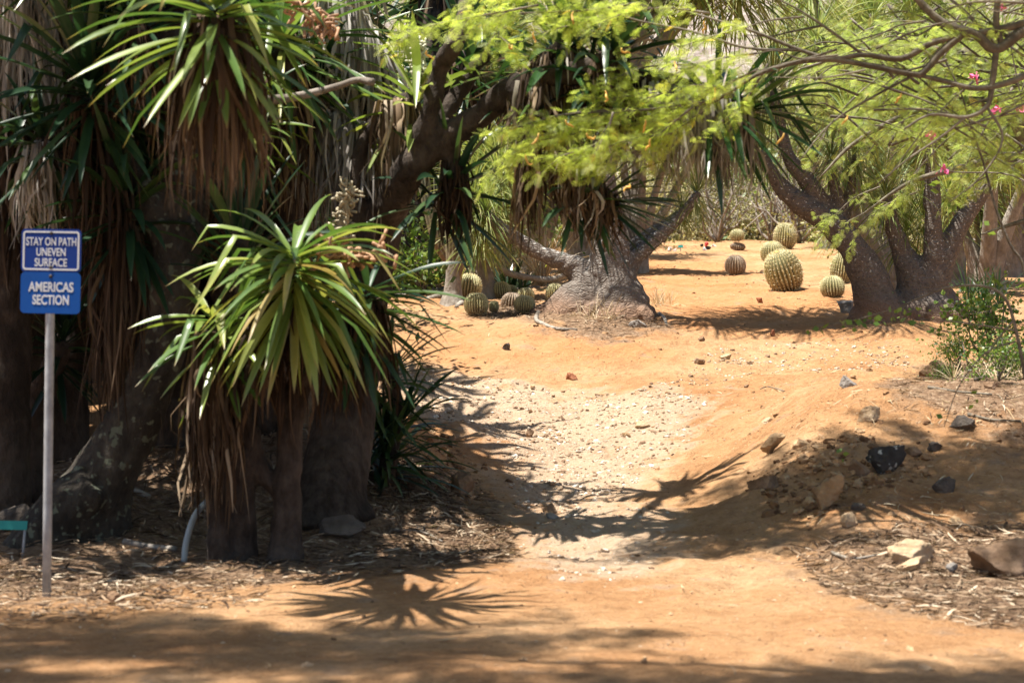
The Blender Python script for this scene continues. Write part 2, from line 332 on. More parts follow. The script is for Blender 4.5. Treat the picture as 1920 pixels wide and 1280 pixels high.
# ---------------------------------------------------------------- ground and hillside
def inpoly(px, py, poly):
    poly = np.asarray(poly, float); r = np.zeros(np.shape(px), bool); j = len(poly) - 1
    for i in range(len(poly)):
        xi, yi = poly[i]; xj, yj = poly[j]
        c = ((yi > py) != (yj > py)) & (px < (xj - xi) * (py - yi) / (yj - yi + 1e-12) + xi); r ^= c; j = i
    return r
def wpoly(pix): return ground([p[0] for p in pix], [p[1] for p in pix])[:, :2]
GRAVEL = [wpoly([(700, 690), (860, 700), (1000, 725), (1180, 735), (1330, 740), (1310, 800), (1260, 850), (1180, 900), (1120, 960), (1020, 985), (960, 930), (950, 870), (880, 800), (760, 770)]),
          wpoly([(1340, 655), (1480, 640), (1680, 640), (1720, 690), (1640, 690), (1480, 690), (1330, 720), (1230, 745), (1200, 735)]),
          wpoly([(1080, 960), (1260, 960), (1240, 1080), (1060, 1100), (960, 1000)])]
LITTER = [wpoly([(-300, 900), (640, 800), (760, 830), (900, 900), (960, 1000), (960, 1060), (700, 1080), (300, 1110), (-300, 1140)]),
          wpoly([(1480, 1030), (1700, 990), (2100, 960), (2200, 1200), (1800, 1170), (1550, 1110)]),
          wpoly([(1640, 720), (1740, 680), (2200, 640), (2300, 800), (1900, 810), (1700, 780)]),
          wpoly([(985, 596), (1060, 640), (1180, 648), (1270, 620), (1230, 600), (1020, 580)]),
          wpoly([(930, 575), (1010, 565), (1015, 595), (880, 605)])]
RED = [wpoly([(740, 610), (900, 600), (1000, 620), (1250, 640), (1250, 670), (1000, 700), (780, 680)]), wpoly([(1220, 520), (1600, 560), (1590, 640), (1250, 620)]), wpoly([(1180, 480), (1420, 500), (1400, 560), (1180, 560)])]
def soft(polys, x, y, s):
    r = np.zeros_like(x)
    for p in polys:
        for k in range(14): r += inpoly(x + s * (k / 13.) ** .5 * math.cos(k * 2.4), y + 1.5 * s * (k / 13.) ** .5 * math.sin(k * 2.4), p) / 14.
    return np.clip(r, 0, 1)
def axis(lo, hi, a, b, d, g=1.07):
    c = list(np.arange(a, b, d)); s = d; x = b
    while x < hi: c.append(x); s *= g; x += s
    c.append(hi); s = d; x = a - d
    while x > lo: c.insert(0, x); s *= g; x -= s
    c.insert(0, lo); return np.array(c)
gx = axis(-90, 90, -4.5, 6.5, .03); gy = axis(-12, 88, 7., 26, .03, 1.02)
GX, GY = np.meshgrid(gx, gy); ii = np.arange(GX.size).reshape(GX.shape)
gq = np.stack([ii[:-1, :-1], ii[:-1, 1:], ii[1:, 1:], ii[1:, :-1]], -1).reshape(-1, 4)
ground_o = link_mesh('ground', np.stack([GX, GY, gz(GX, GY)], -1).reshape(-1, 3), gq, np.zeros((0, 3), np.int64), M['dirt'])
for nm, pl in (('gravel', [GRAVEL[0], GRAVEL[2]]), ('litter', LITTER), ('red', RED)):
    at = ground_o.data.attributes.new(nm, 'FLOAT', 'POINT'); at.data.foreach_set('value', soft(pl, GX.ravel(), GY.ravel(), .42).astype(np.float32))
tag(ground_o, 'orange dirt ground with the worn path rising between banks', kind='structure')
hx = np.linspace(-160, 160, 150); hy = np.linspace(86, 260, 90); HX, HYY = np.meshgrid(hx, hy)
hz = gz0(HX, np.full_like(HX, 86.)) - .3 + .62 * (HYY - 86) * (1 + .25 * n2(HX, HYY, .02, 31)) + 5 * n2(HX, HYY, .05, 33) * smooth(86, 100, HYY)
ii = np.arange(HX.size).reshape(HX.shape)
hill = link_mesh('hillside', np.stack([HX, HYY, hz], -1).reshape(-1, 3), np.stack([ii[:-1, :-1], ii[:-1, 1:], ii[1:, 1:], ii[1:, :-1]], -1).reshape(-1, 4), np.zeros((0, 3), np.int64), M['hill'])
tag(hill, 'bare grey brown crater slope behind the trees', kind='structure')

# ---------------------------------------------------------------- plant generators
RS = np.random.RandomState
def frame(a):
    a = nrm(np.asarray(a, float)); r = np.array([0, 0, 1.]) if abs(a[2]) < .95 else np.array([1., 0, 0])
    u = nrm(np.cross(a, r)); return u, np.cross(a, u), a
def rosette(mb, apex, axis, n=70, L=.8, w=.07, seed=0, th=(6, 125), droop=1.1, kink=.16, tint=(.1, .75), K=9, stem=.28, fold=.22, lenvar=.2):
    r = RS(seed); u, v, a = frame(axis); apex = np.asarray(apex, float)
    i = np.arange(n); az = i * 2.39996 + r.uniform(-.35, .35, n); t = (i + .5) / n
    thn = np.radians(th[0] + (th[1] - th[0]) * t ** .85 + r.uniform(-9, 9, n))
    d = np.sin(thn)[:, None] * (np.cos(az)[:, None] * u + np.sin(az)[:, None] * v) + np.cos(thn)[:, None] * a
    ln = L * (.62 + .38 * np.sin(np.pi * np.clip(t * .75 + .2, 0, 1))) * r.uniform(1 - lenvar, 1 + lenvar * .6, n)
    p = apex - a * (stem * t)[:, None] + d * .03
    kk = np.where(r.rand(n) < kink, r.randint(3, K - 2, n), 99); dr = droop * r.uniform(.55, 1.35, n) * (.35 + .65 * t)
    C = [p]; side = nrm(np.cross(d, np.array([0, 0, 1.])) + .12 * r.randn(n, 3)); S = []; dd = d.copy()
    for k in range(K - 1):
        g = dr * (k + .6) / (K - 1) * 2. / (K - 1) + np.where(kk == k, 1.3, 0)
        dd = dd.copy(); dd[:, 2] -= g * np.clip(1.05 + dd[:, 2], 0, 1.2); dd = nrm(dd)
        C.append(C[-1] + dd * (ln / (K - 1))[:, None]); S.append(nrm(side - dd * (side * dd).sum(-1, keepdims=True)))
    S.append(S[-1]); C = np.stack(C, 1); S = np.stack(S, 1)
    tw = r.uniform(-.7, .7, n)[:, None, None] * np.linspace(0, 1, K)[None, :, None]
    T = nrm(np.gradient(C, axis=1)); S = nrm(S * np.cos(tw) + np.cross(T, S) * np.sin(tw))
    prof = np.interp(np.linspace(0, 1, K), [0, .12, .4, .65, .85, 1], [.55, .8, 1, .92, .52, .03])
    W = w * prof[None] * r.uniform(.75, 1.15, n)[:, None]
    mb.ribbon(C, W, S, fold, r.uniform(tint[0], tint[1], n) + (r.rand(n) < .06) * .22)
def skirt(mb, pts, r0, n, L, w, seed, spread=.16, tint=(.1, .9), K=7, top=None):
    r = RS(seed); pts = np.asarray(pts, float); s = r.rand(n) * (len(pts) - 1); k = np.minimum(s.astype(int), len(pts) - 2); f = (s - k)[:, None]
    c = pts[k] * (1 - f) + pts[k + 1] * f
    az = r.uniform(0, 2 * np.pi, n); o = np.stack([np.cos(az), np.sin(az), np.zeros(n)], -1)
    ln = L * r.uniform(.45, 1.1, n); t = np.linspace(0, 1, K)
    sp = spread * r.uniform(.2, 1.2, n) * (1 + .8 * (r.rand(n) < .12))
    C = c[:, None] + o[:, None] * (r0 * r.uniform(.6, 1.1, n)[:, None] + sp[:, None] * (1 - (1 - t[None]) ** 2.2))[..., None]
    ph = r.uniform(0, 6.28, (n, 2)); am = r.uniform(.0, .06, n) * (1 + 1.5 * (r.rand(n) < .15))
    C[..., 0] += am[:, None] * np.sin(t[None] * 5 + ph[:, :1]) * t; C[..., 1] += am[:, None] * np.sin(t[None] * 6 + ph[:, 1:]) * t
    C[..., 2] -= ln[:, None] * (t[None] ** 1.25) - .05 * np.sin(np.pi * np.clip(t[None] * 3, 0, 1))
    b = az + np.pi / 2 + r.uniform(-1.1, 1.1, n); S = np.stack([np.cos(b), np.sin(b), np.zeros(n)], -1)[:, None] * np.ones((1, K, 1))
    W = w * r.uniform(.5, 2.1, n)[:, None] * np.interp(t, [0, .3, .75, 1], [.9, 1, .7, .1])[None]
    mb.ribbon(C, W, S, .18, r.uniform(tint[0], tint[1], n))
def fruit_stalk(mb, p0, p1, seed, n=26, rad=.011, spread=.10):
    """dry knobby panicle along p0-p1"""
    r = RS(seed); p0 = np.asarray(p0, float); p1 = np.asarray(p1, float); d = p1 - p0
    q = [p0 + d * t + r.randn(3) * .012 for t in np.linspace(0, 1, 6)]; mb.tube(q, [rad * 1.3] * 6, 6, 3)
    for k in range(n):
        t = r.uniform(.15, 1); c = p0 + d * t; u = nrm(r.randn(3) + np.array([0, 0, -.2])) * spread * r.uniform(.5, 1.2)
        pts = [c, c + u * .4 + r.randn(3) * .012, c + u * .75 + r.randn(3) * .018, c + u + r.randn(3) * .025]
        mb.tube(pts, [rad * .7, rad * .8, rad, rad * .9], 5, 3, bump=.6, seed=seed + k, bf=60)
def tuft(mb, apex, axis, n=200, L=.8, w=.012, seed=0, tint=(.15, .9), th=(4, 130), droop=2.2, K=8):
    r = RS(seed)
    rosette(mb, apex, axis, n, L, w, seed, th, droop, .0, tint, K, .18, 0, .3)
def limb(mb, pix, Y, rads, seg=14, bump_=.06, seed=0, sub=5):
    """pix: list of (px,py[,Y]) ; rads in metres"""
    pts = [P(q[0], q[1], q[2] if len(q) > 2 else Y) for q in pix]
    mb.tube(pts, rads, seg, sub, .5, bump_, seed, True, 5.); return np.array(pts)
def icosphere(sub=2):
    t = (1 + 5 ** .5) / 2
    v = [(-1, t, 0), (1, t, 0), (-1, -t, 0), (1, -t, 0), (0, -1, t), (0, 1, t), (0, -1, -t), (0, 1, -t), (t, 0, -1), (t, 0, 1), (-t, 0, -1), (-t, 0, 1)]
    f = [(0, 11, 5), (0, 5, 1), (0, 1, 7), (0, 7, 10), (0, 10, 11), (1, 5, 9), (5, 11, 4), (11, 10, 2), (10, 7, 6), (7, 1, 8), (3, 9, 4), (3, 4, 2), (3, 2, 6), (3, 6, 8), (3, 8, 9), (4, 9, 5), (2, 4, 11), (6, 2, 10), (8, 6, 7), (9, 8, 1)]
    v = [tuple(nrm(np.array(p, float))) for p in v]
    for _ in range(sub):
        c = {}; nf = []
        def mid(a, b):
            k = (min(a, b), max(a, b))
            if k not in c: v.append(tuple(nrm(np.array(v[a]) + np.array(v[b])))); c[k] = len(v) - 1
            return c[k]
        for a, b, d in f:
            x, y, z = mid(a, b), mid(b, d), mid(d, a); nf += [(a, x, z), (b, y, x), (d, z, y), (x, y, z)]
        f = nf
    return np.array(v), np.array(f)
ICO3 = icosphere(4); ICO1 = icosphere(1)
def rock_shape(seed, dims, cuts=13, rough=.07):
    r = RS(seed); v = ICO3[0].copy()
    for k in range(cuts):
        n = nrm(r.randn(3)); h = r.uniform(.38, .8); d = v @ n - h; v = v - np.where(d > 0, d, 0)[:, None] * n * .96
    v = v * (1 + rough * 1.6 * fbm(v * 2.2 + seed, 3, seed)[:, None] + rough * 1.6 * fbm(v * 7 + seed, 4, seed)[:, None])
    e = (v.max(0) - v.min(0)); v = (v - (v.max(0) + v.min(0)) / 2) / e * np.asarray(dims, float)
    return v
def rot_y(a): c, s = math.cos(a), math.sin(a); return np.array([[c, 0, s], [0, 1, 0], [-s, 0, c]])
def rot_z(a): c, s = math.cos(a), math.sin(a); return np.array([[c, -s, 0], [s, c, 0], [0, 0, 1]])
def acacia_leaves(mb, p, d, n, L, tint, pairs=7):
    N = len(p); s = nrm(np.cross(n, d)); ts = np.linspace(.1, 1., pairs)
    B = p[:, None] + d[:, None] * (L[:, None] * ts[None])[..., None] - np.array([0, 0, 1.]) * (.18 * L[:, None] * ts[None] ** 2)[..., None]
    pl = L[:, None] * .46 * np.sin(np.pi * (.22 + .68 * ts))[None]; w = L[:, None] * .036
    V = []
    for sg in (-1, 1):
        pd = nrm(s * sg * .85 + d * .5 - np.array([0, 0, .12]))[:, None]
        ac = nrm(d - s * sg * .5)[:, None]
        tip = B + pd * pl[..., None]; m = B + pd * (pl * .5)[..., None]
        V.append(np.stack([B - ac * w[..., None] * .8, tip - ac * w[..., None] * .3, tip + ac * w[..., None] * .3, B + ac * w[..., None] * .8], 2))
    V = np.stack(V, 1).reshape(-1, 3); q = np.arange(len(V)).reshape(-1, 4)
    mb.add(V, q, None, np.repeat(tint, pairs * 8))
def acacia_spray(fol, wood, pts, seed, dens=1., tw=(.18, .42), L=(.07, .12), tint=(.25, .9), thick=.008, droop=.35):
    r = RS(seed); pts = np.asarray(pts, float); wood.tube(pts, np.linspace(thick, .002, len(pts)), 5, 4, .5, .1, seed)
    seg = np.linalg.norm(np.diff(pts, axis=0), axis=1); tot = seg.sum(); nt_ = max(3, int(tot / .045 * dens))
    cum = np.concatenate([[0], np.cumsum(seg)]); PP = []; DD = []; TT = []
    for k in range(nt_):
        s = r.uniform(.05, 1) * tot; j = min(np.searchsorted(cum, s) - 1, len(seg) - 1); j = max(j, 0); f = (s - cum[j]) / seg[j]
        c = pts[j] * (1 - f) + pts[j + 1] * f; ld = nrm(pts[j + 1] - pts[j])
        sd = np.cross(ld, [0, 0, 1.]) * (1 if k % 2 else -1)
        dd = nrm(ld * r.uniform(.3, 1.) + sd * r.uniform(.2, 1.) + np.array([0, 0, r.uniform(-.35, .25)]) + .15 * r.randn(3))
        ln = r.uniform(*tw); m = 5; q = [c]
        for e in range(m): q.append(q[-1] + dd * ln / m); dd = nrm(dd - np.array([0, 0, droop * ln / m * 2]))
        q = np.array(q)
        if r.rand() < .7: wood.tube(q[::2] if len(q) > 4 else q, np.linspace(.0032, .0012, len(q[::2])), 3, 1)
        nl = max(5, int(ln / .024))
        for e in range(nl):
            t = (e + .5) / nl * m; a = min(int(t), m - 1); PP.append(q[a] + (q[a + 1] - q[a]) * (t - a))
            td = nrm(q[a + 1] - q[a]); sd2 = np.cross(td, [0, 0, 1.]) * (1 if e % 2 else -1)
            DD.append(nrm(td * .6 + sd2 * .9 + .5 * r.randn(3) - np.array([0, 0, .1]))); TT.append(r.uniform(*tint))
    PP = np.array(PP); DD = np.array(DD); N = len(PP)
    if N: acacia_leaves(fol, PP, DD, nrm(np.array([0, -.15, 1.]) + .6 * r.randn(N, 3)), r.uniform(L[0], L[1], N), np.clip(np.array(TT) + (r.rand(N) < .02) * .4, 0, 1))
def leaves_cloud(mb, c, n, size, seed, tint=(.1, .9), up=.4, aspect=.5):
    """n diamond leaves at the points c (n,3)"""
    r = RS(seed); d = nrm(r.randn(n, 3) + np.array([0, 0, .15])); nn = nrm(r.randn(n, 3) * .8 + np.array([0, 0, up])); s = nrm(np.cross(nn, d)); L = size * r.uniform(.55, 1.25, n)[:, None]
    V = np.stack([c, c + d * L * .45 + s * L * aspect * .5 + nn * L * .06, c + d * L, c + d * L * .45 - s * L * aspect * .5 + nn * L * .06], 1)
    mb.add(V.reshape(-1, 3), np.arange(4 * n).reshape(-1, 4), None, np.repeat(r.uniform(tint[0], tint[1], n), 4))
def shrub_meshes(seed, W, H, nl, size, leafmat, barkmat, parent, stems=9, tint=(.1, .9), clump=.16, aspect=.5):
    r = RS(seed); wood = MB(); fol = MB(); tips = []
    for k in range(stems):
        az = r.uniform(0, 6.28); el = r.uniform(.35, 1.5); L = r.uniform(.6, 1.)
        d = np.array([math.cos(az) * math.cos(el) * W * .5, math.sin(az) * math.cos(el) * W * .5, math.sin(el) * H]) * L
        q = [np.zeros(3), d * .35 + r.randn(3) * .04 * W, d * .7 + r.randn(3) * .05 * W, d]; wood.tube(q, np.array([.016, .011, .008, .003]) * max(.5, H), 5, 3)
        tips += [d, d * .8, d * .62]
        for e in range(4):
            c = d * r.uniform(.4, .95); t = c + r.randn(3) * np.array([W, W, H]) * .16; t[2] = max(t[2], .05); wood.tube([c, (c + t) / 2 + r.randn(3) * .02, t], np.array([.006, .004, .002]) * max(.5, H), 4, 2); tips += [t, (c + t) / 2]
    tips = np.array(tips); k = r.randint(0, len(tips), nl); c = tips[k] + r.randn(nl, 3) * clump * np.array([W, W, H]) * .5; c[:, 2] = np.maximum(c[:, 2], .02)
    leaves_cloud(fol, c, nl, size, seed + 1, tint, .4, aspect)
    return wood.build('branches', barkmat, parent), fol.build('foliage', leafmat, parent)
# ---------------------------------------------------------------- yucca thicket on the left
def yucca_head(root, apex, axis, seed, mat='yucca', n=70, L=.8, w=.07, th=(6, 125), droop=1.1, tint=(.1, .75), kink=.16):
    mb = MB(); rosette(mb, apex, axis, n, L, w, seed, th, droop, kink, tint); return mb.build('leaf_rosette', M[mat], root)
def dead_skirt(root, pts, r0, n, L, w, seed, mat='thatch', spread=.16, tint=(.1, .9)):
    mb = MB(); skirt(mb, pts, r0, n, L, w, seed, spread, tint); return mb.build('dead_leaf_skirt', M[mat], root)
def PP(*a): return [P(*q) for q in a]

# front yucca: three short stems, arching bright heads
yb = ground(490, 1046)[0]; yY = yb[1]
t = empty('yucca_tree', yb, 'front yucca with arching glossy green head above twin dark stems', 'tree', 'yucca trees in the left thicket')
mb = MB()
limb(mb, [(445, 1062), (450, 1000), (452, 900), (448, 780), (470, 640), (525, 520), (550, 490)], yY, [.13, .095, .08, .075, .07, .06, .055], seed=1)
limb(mb, [(535, 1062), (538, 1000), (540, 900), (550, 760), (600, 640), (680, 560)], yY - .05, [.12, .09, .08, .075, .065, .05], seed=2)
limb(mb, [(538, 930), (505, 900), (480, 860), (470, 800)], yY, [.06, .06, .055, .05], seed=3)
limb(mb, [(415, 1062), (408, 960), (402, 860), (395, 740), (385, 610)], yY - .1, [.09, .07, .065, .06, .055], seed=4)
limb(mb, [(470, 690), (460, 560), (450, 430)], yY + .2, [.06, .055, .05], seed=5)
remesh(mb, .02, 'trunk', M['bark'], t, .02, 9, 3)
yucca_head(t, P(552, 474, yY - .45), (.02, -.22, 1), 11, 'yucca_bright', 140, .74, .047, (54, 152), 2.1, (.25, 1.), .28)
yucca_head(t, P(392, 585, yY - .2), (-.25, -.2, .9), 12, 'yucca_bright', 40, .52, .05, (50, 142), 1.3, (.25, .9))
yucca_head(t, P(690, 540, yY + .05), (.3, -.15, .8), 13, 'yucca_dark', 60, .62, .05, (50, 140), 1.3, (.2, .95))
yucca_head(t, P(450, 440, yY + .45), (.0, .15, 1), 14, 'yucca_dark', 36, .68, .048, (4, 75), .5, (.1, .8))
dead_skirt(t, PP((385, 620, yY - .2), (400, 700, yY - .15)), .06, 190, .85, .022, 21, 'thatch', .07, (.2, 1.))
dead_skirt(t, PP((545, 520, yY - .3), (475, 640, yY - .1)), .07, 200, .62, .02, 22, 'thatch', .14, (.0, .7))
dead_skirt(t, PP((690, 560, yY + .05), (620, 620, yY)), .07, 160, .6, .018, 23, 'thatch', .1, (.0, .6))
mb = MB(); fruit_stalk(mb, P(575, 468, yY - .35), P(725, 478, yY - .25), 5, 46, .011, .13); mb.build('dry_fruit_stalk', M['knobby'], t)

# big leaning yucca behind the sign
bb = ground(150, 1030)[0]; bY = bb[1] + .35
t = empty('yucca_tree', bb, 'leaning yucca with lichen spotted buttress trunk behind the blue sign', 'tree', 'yucca trees in the left thicket')
mb = MB()
limb(mb, [(115, 1075), (140, 1000), (185, 900), (245, 800), (285, 700), (320, 560), (345, 420), (352, 300), (350, 20, bY + .1), (310, -110, 10.7), (400, 40, 9.3)], bY, [.34, .27, .20, .17, .16, .15, .14, .125, .11, .10, .08], seed=6)
limb(mb, [(60, 1060), (90, 1000), (130, 950), (180, 905)], bY - .15, [.24, .2, .17, .14], seed=7)
limb(mb, [(215, 1050), (200, 960), (215, 870)], bY + .05, [.16, .15, .12], seed=8)
limb(mb, [(330, 480), (280, 380), (215, 260), (165, 150)], bY, [.1, .09, .08, .07], seed=9)
limb(mb, [(352, 300, bY + .1), (420, 230, bY + .5), (500, 150, bY + .9), (532, 90, bY + 1.)], bY + .1, [.1, .085, .075, .065], seed=10)
limb(mb, [(300, 620), (245, 540), (232, 450), (225, 380)], bY + .1, [.1, .09, .08, .07], seed=11)
limb(mb, [(380, 150), (300, 60), (220, -60), (165, -165)], bY, [.09, .085, .08, .07], seed=12)
limb(mb, [(380, 150), (290, -80, bY + .6), (200, -250, bY + 1.)], bY + .2, [.09, .085, .07], seed=13)
remesh(mb, .026, 'trunk', M['bark_lichen'], t, .035, 7, 5)
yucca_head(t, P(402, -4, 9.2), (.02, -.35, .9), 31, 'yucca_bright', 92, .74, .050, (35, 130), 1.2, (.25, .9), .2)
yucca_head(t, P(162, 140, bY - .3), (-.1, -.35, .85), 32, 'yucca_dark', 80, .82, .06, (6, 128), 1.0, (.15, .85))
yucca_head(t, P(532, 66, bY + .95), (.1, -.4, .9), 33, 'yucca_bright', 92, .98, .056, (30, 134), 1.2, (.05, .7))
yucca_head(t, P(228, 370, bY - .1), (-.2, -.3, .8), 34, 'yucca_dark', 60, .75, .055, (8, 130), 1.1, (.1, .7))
yucca_head(t, P(160, -175, bY), (-.1, -.1, 1), 35, 'yucca', 80, .85, .065, (6, 125), 1.)
yucca_head(t, P(200, -260, bY + 1.), (.1, -.1, 1), 36, 'yucca', 80, .85, .065, (6, 125), 1.)
mbx = MB()  # unseen crown heads, added above the frame to keep the thicket shaded
for k, q in enumerate([(-2.9, 11.2, 4.4), (-3.6, 11.9, 4.7), (-4.3, 11.0, 4.3), (-3.2, 12.7, 4.9), (-2.7, 12.1, 4.8), (-4.4, 12.4, 4.8), (-3.5, 10.4, 4.3), (-2.6, 13.3, 4.7)]):
    c0 = P(165, -165, bY); mbx.tube([c0, (c0 + np.array(q)) / 2 + [0, 0, .1], np.array(q)], [.06, .05, .045], 8, 4, bump=.1); yucca_head(t, q, (.1 * (k % 3 - 1), -.05, 1), 1700 + k, 'yucca', 60, .85, .065)
mbx.build('upper_branch', M['bark'], t)
dead_skirt(t, PP((406, 30, 9.3), (410, 90, 9.35)), .08, 240, .80, .018, 41, 'thatch', .16, (.2, .9))
for k, (px, py, dy, L_, ax) in enumerate([(300, 110, .1, .6, (.2, -.3, .8)), (455, 215, .3, .55, (.1, -.4, .8)), (70, 250, -.1, .55, (-.3, -.3, .7)), (600, 130, 1.2, .6, (.2, -.2, .9)), (250, 20, -.4, .6, (-.2, -.3, .8))]):
    yucca_head(t, P(px, py, bY + dy), ax, 1800 + k, 'yucca_dark' if k != 1 else 'yucca', 52, L_, .045, (25, 135), 1.2, (.2, .95))
    dead_skirt(t, PP((px, py + 20, bY + dy), (px + 5, py + 60, bY + dy + .05)), .05, 110, .55, .014, 1820 + k, 'thatch_grey' if k in (2, 3) else 'thatch', .12, (.1, .9))
    mbx = MB(); mbx.tube(PP((352, 330, bY + .05), ((px + 352) / 2, py + 130, bY + dy / 2), (px, py + 10, bY + dy)), [.06, .05, .045], 8, 4, bump=.15); mbx.build('branch', M['bark'], t)
dead_skirt(t, PP((165, 180, bY - .2), (215, 270, bY)), .08, 200, .95, .016, 42, 'thatch', .12, (.0, .6))
dead_skirt(t, PP((535, 100, bY + .95), (500, 160, bY + .9)), .08, 260, .90, .018, 43, 'thatch', .18, (.2, .9))
dead_skirt(t, PP((228, 400, bY), (240, 520, bY + .05)), .09, 320, 1.05, .016, 44, 'thatch', .12, (.1, .75))
mb = MB(); fruit_stalk(mb, P(520, -10, bY - .5), P(625, 60, bY - .45), 6, 40, .010, .11); mb.build('dry_fruit_stalk', M['knobby'], t)
mb = MB(); mb.tube(PP((605, 170, bY + .2), (640, 160, bY + .15), (670, 150, bY + .15), (700, 155, bY + .1)), [.024, .021, .019, .023], 8, 4, bump=.2); mb.tube(PP((605, 170, bY + .2), (540, 185, bY + .2), (470, 190, bY + .1)), [.024, .028, .04], 8, 4, bump=.2); mb.build('broken_branch', M['bark_grey'], t)

# far left yucca with the grey thatch
ab = ground(-20, 1010)[0]; aY = ab[1] + .5
t = empty('yucca_tree', ab, 'yucca at the left edge wrapped in long silvery grey thatch', 'tree', 'yucca trees in the left thicket')
mb = MB()
limb(mb, [(-20, 1060), (0, 960), (10, 800), (15, 600), (25, 400), (30, 200), (35, 0), (40, -120)], aY, [.24, .2, .16, .14, .13, .12, .11, .09], seed=14)
limb(mb, [(12, 700), (-60, 560), (-120, 380), (-140, 200)], aY, [.1, .09, .08, .07], seed=15)
limb(mb, [(60, 1050), (70, 960), (62, 860), (70, 760), (120, 640)], aY + .4, [.13, .11, .1, .09, .07], seed=16)
remesh(mb, .026, 'trunk', M['bark'], t, .03, 7, 6)
yucca_head(t, P(40, -240, aY), (.0, -.2, 1), 51, 'yucca', 40, .6, .055)
yucca_head(t, P(-140, 170, aY), (-.5, -.1, 1), 52, 'yucca', 40, .8, .065)
yucca_head(t, P(120, 620, aY + .4), (.2, -.2, 1), 53, 'yucca_dark', 46, .62, .05, (8, 125), 1.1, (.0, .5))
dead_skirt(t, PP((40, -150, aY - .1), (30, -20, aY - .05), (25, 60, aY)), .10, 520, .85, .017, 54, 'thatch_grey', .17, (.2, 1.))
dead_skirt(t, PP((28, 140, aY - .05), (20, 300, aY), (15, 420, aY)), .11, 330, .7, .016, 55, 'thatch', .12, (.0, .6))

# big dark branching yucca with the long limb over the path
cb = ground(620, 985)[0]; cY = 12.6
t = empty('yucca_tree', cb, 'tall dark yucca stretching a thick limb right above the path', 'tree', 'yucca trees in the left thicket')
mb = MB()
limb(mb, [(600, 1010, 12.0), (618, 930, 12.1), (640, 820, 12.3), (665, 650, 12.5), (690, 520, 12.6), (715, 420, 12.6), (760, 325, 12.12), (820, 270, 12.01), (890, 225, 11.90), (960, 172, 11.74), (1050, 140, 11.65), (1130, 120, 11.65)], cY, [.30, .24, .21, .185, .165, .15, .105, .092, .088, .08, .07, .06], seed=17)
limb(mb, [(670, 1000, 12.0), (640, 950, 12.1), (630, 860, 12.2)], cY, [.17, .17, .14], seed=18)
limb(mb, [(560, 1010, 11.9), (590, 950, 12.05), (625, 860, 12.2)], cY, [.12, .13, .1], seed=19)
limb(mb, [(700, 480), (715, 380), (722, 260), (712, 170), (690, 90), (640, 0, cY + .5), (605, -130, cY + 1.2)], cY + .3, [.15, .14, .125, .12, .115, .11, .09], seed=20)
limb(mb, [(775, 310, 12.07), (800, 230, 11.96), (825, 130, 11.90), (870, 30, 11.85), (905, -220, 13.4)], cY, [.075, .065, .06, .055, .05], seed=21)
limb(mb, [(805, 275, 12.04), (825, 225, 12.07), (855, 180, 12.10), (890, 130, 12.12), (922, 100, 12.12)], cY, [.07, .06, .055, .05, .045], seed=22)
limb(mb, [(690, 470), (660, 400), (668, 320), (690, 250), (740, 200), (780, 185)], cY - .2, [.08, .065, .06, .06, .06, .05], seed=23)
limb(mb, [(960, 172, 11.74), (1010, 215, 11.68), (1035, 260, 11.65), (1075, 320, 11.65), (1130, 372, 11.65)], cY, [.07, .065, .06, .06, .055], seed=24)
limb(mb, [(1050, 140, 11.65), (1180, 150, 11.65), (1290, 165, 11.65), (1400, 200, 11.65)], cY, [.07, .065, .06, .055], seed=25)
limb(mb, [(960, 172, 11.74), (985, 215, 11.68), (992, 290, 11.68)], cY, [.055, .05, .045], seed=26)
limb(mb, [(850, 250, 11.96), (850, 300, 12.01), (858, 330, 12.01)], cY, [.05, .05, .045], seed=27)
limb(mb, [(1000, 155, 11.68), (1030, 110, 11.74), (1060, 80, 11.79)], cY, [.06, .055, .05], seed=28)
remesh(mb, .026, 'trunk', M['bark'], t, .035, 7, 8)
yucca_head(t, P(785, 165, cY - .35), (.15, -.3, .9), 61, 'yucca_pale', 34, .62, .055, (20, 125), 1.1, (.15, .8), .25)
yucca_head(t, P(855, 340, 12.07), (.25, -.3, .3), 62, 'yucca_dark', 40, .62, .05, (8, 110), 1.2, (.2, .9))
yucca_head(t, P(1068, 72, 11.85), (.2, -.35, .8), 63, 'yucca', 64, .78, .062, (8, 128), 1.2, (.05, .7))
yucca_head(t, P(1150, 95, 11.65), (.4, -.1, .7), 64, 'yucca_dark', 56, .72, .055, (8, 125), 1.2, (.2, .9))
yucca_head(t, P(1150, 378, 11.65), (.85, -.3, -.05), 65, 'yucca_dark', 52, .50, .04, (6, 100), .8, (.25, .95), .05)
yucca_head(t, P(1408, 205, 11.65), (.8, -.15, .1), 66, 'yucca', 50, .66, .052, (6, 100), 1., (.05, .6))
yucca_head(t, P(598, -150, cY + 1.3), (-.1, -.2, 1), 67, 'yucca', 70, .8, .065)
yucca_head(t, P(905, -250, 13.5), (.1, -.1, 1), 68, 'yucca', 70, .8, .065)
yucca_head(t, P(926, 98, 12.12), (.5, .1, .6), 69, 'yucca', 14, .30, .035, (20, 100), 1., (.2, .8))
dead_skirt(t, PP((735, 190, cY - .35), (765, 195, cY - .3)), .07, 240, .58, .020, 71, 'thatch', .06, (.6, 1.))  # lighter tint paints in the sunlight missing on this skirt
dead_skirt(t, PP((1040, 262, 11.65), (1085, 325, 11.65), (1140, 376, 11.65)), .07, 340, .36, .014, 72, 'thatch', .045, (.3, 1.))
dead_skirt(t, PP((988, 230, 11.68), (992, 290, 11.68)), .04, 130, 0.65, .014, 73, 'thatch', .05, (.3, .9))
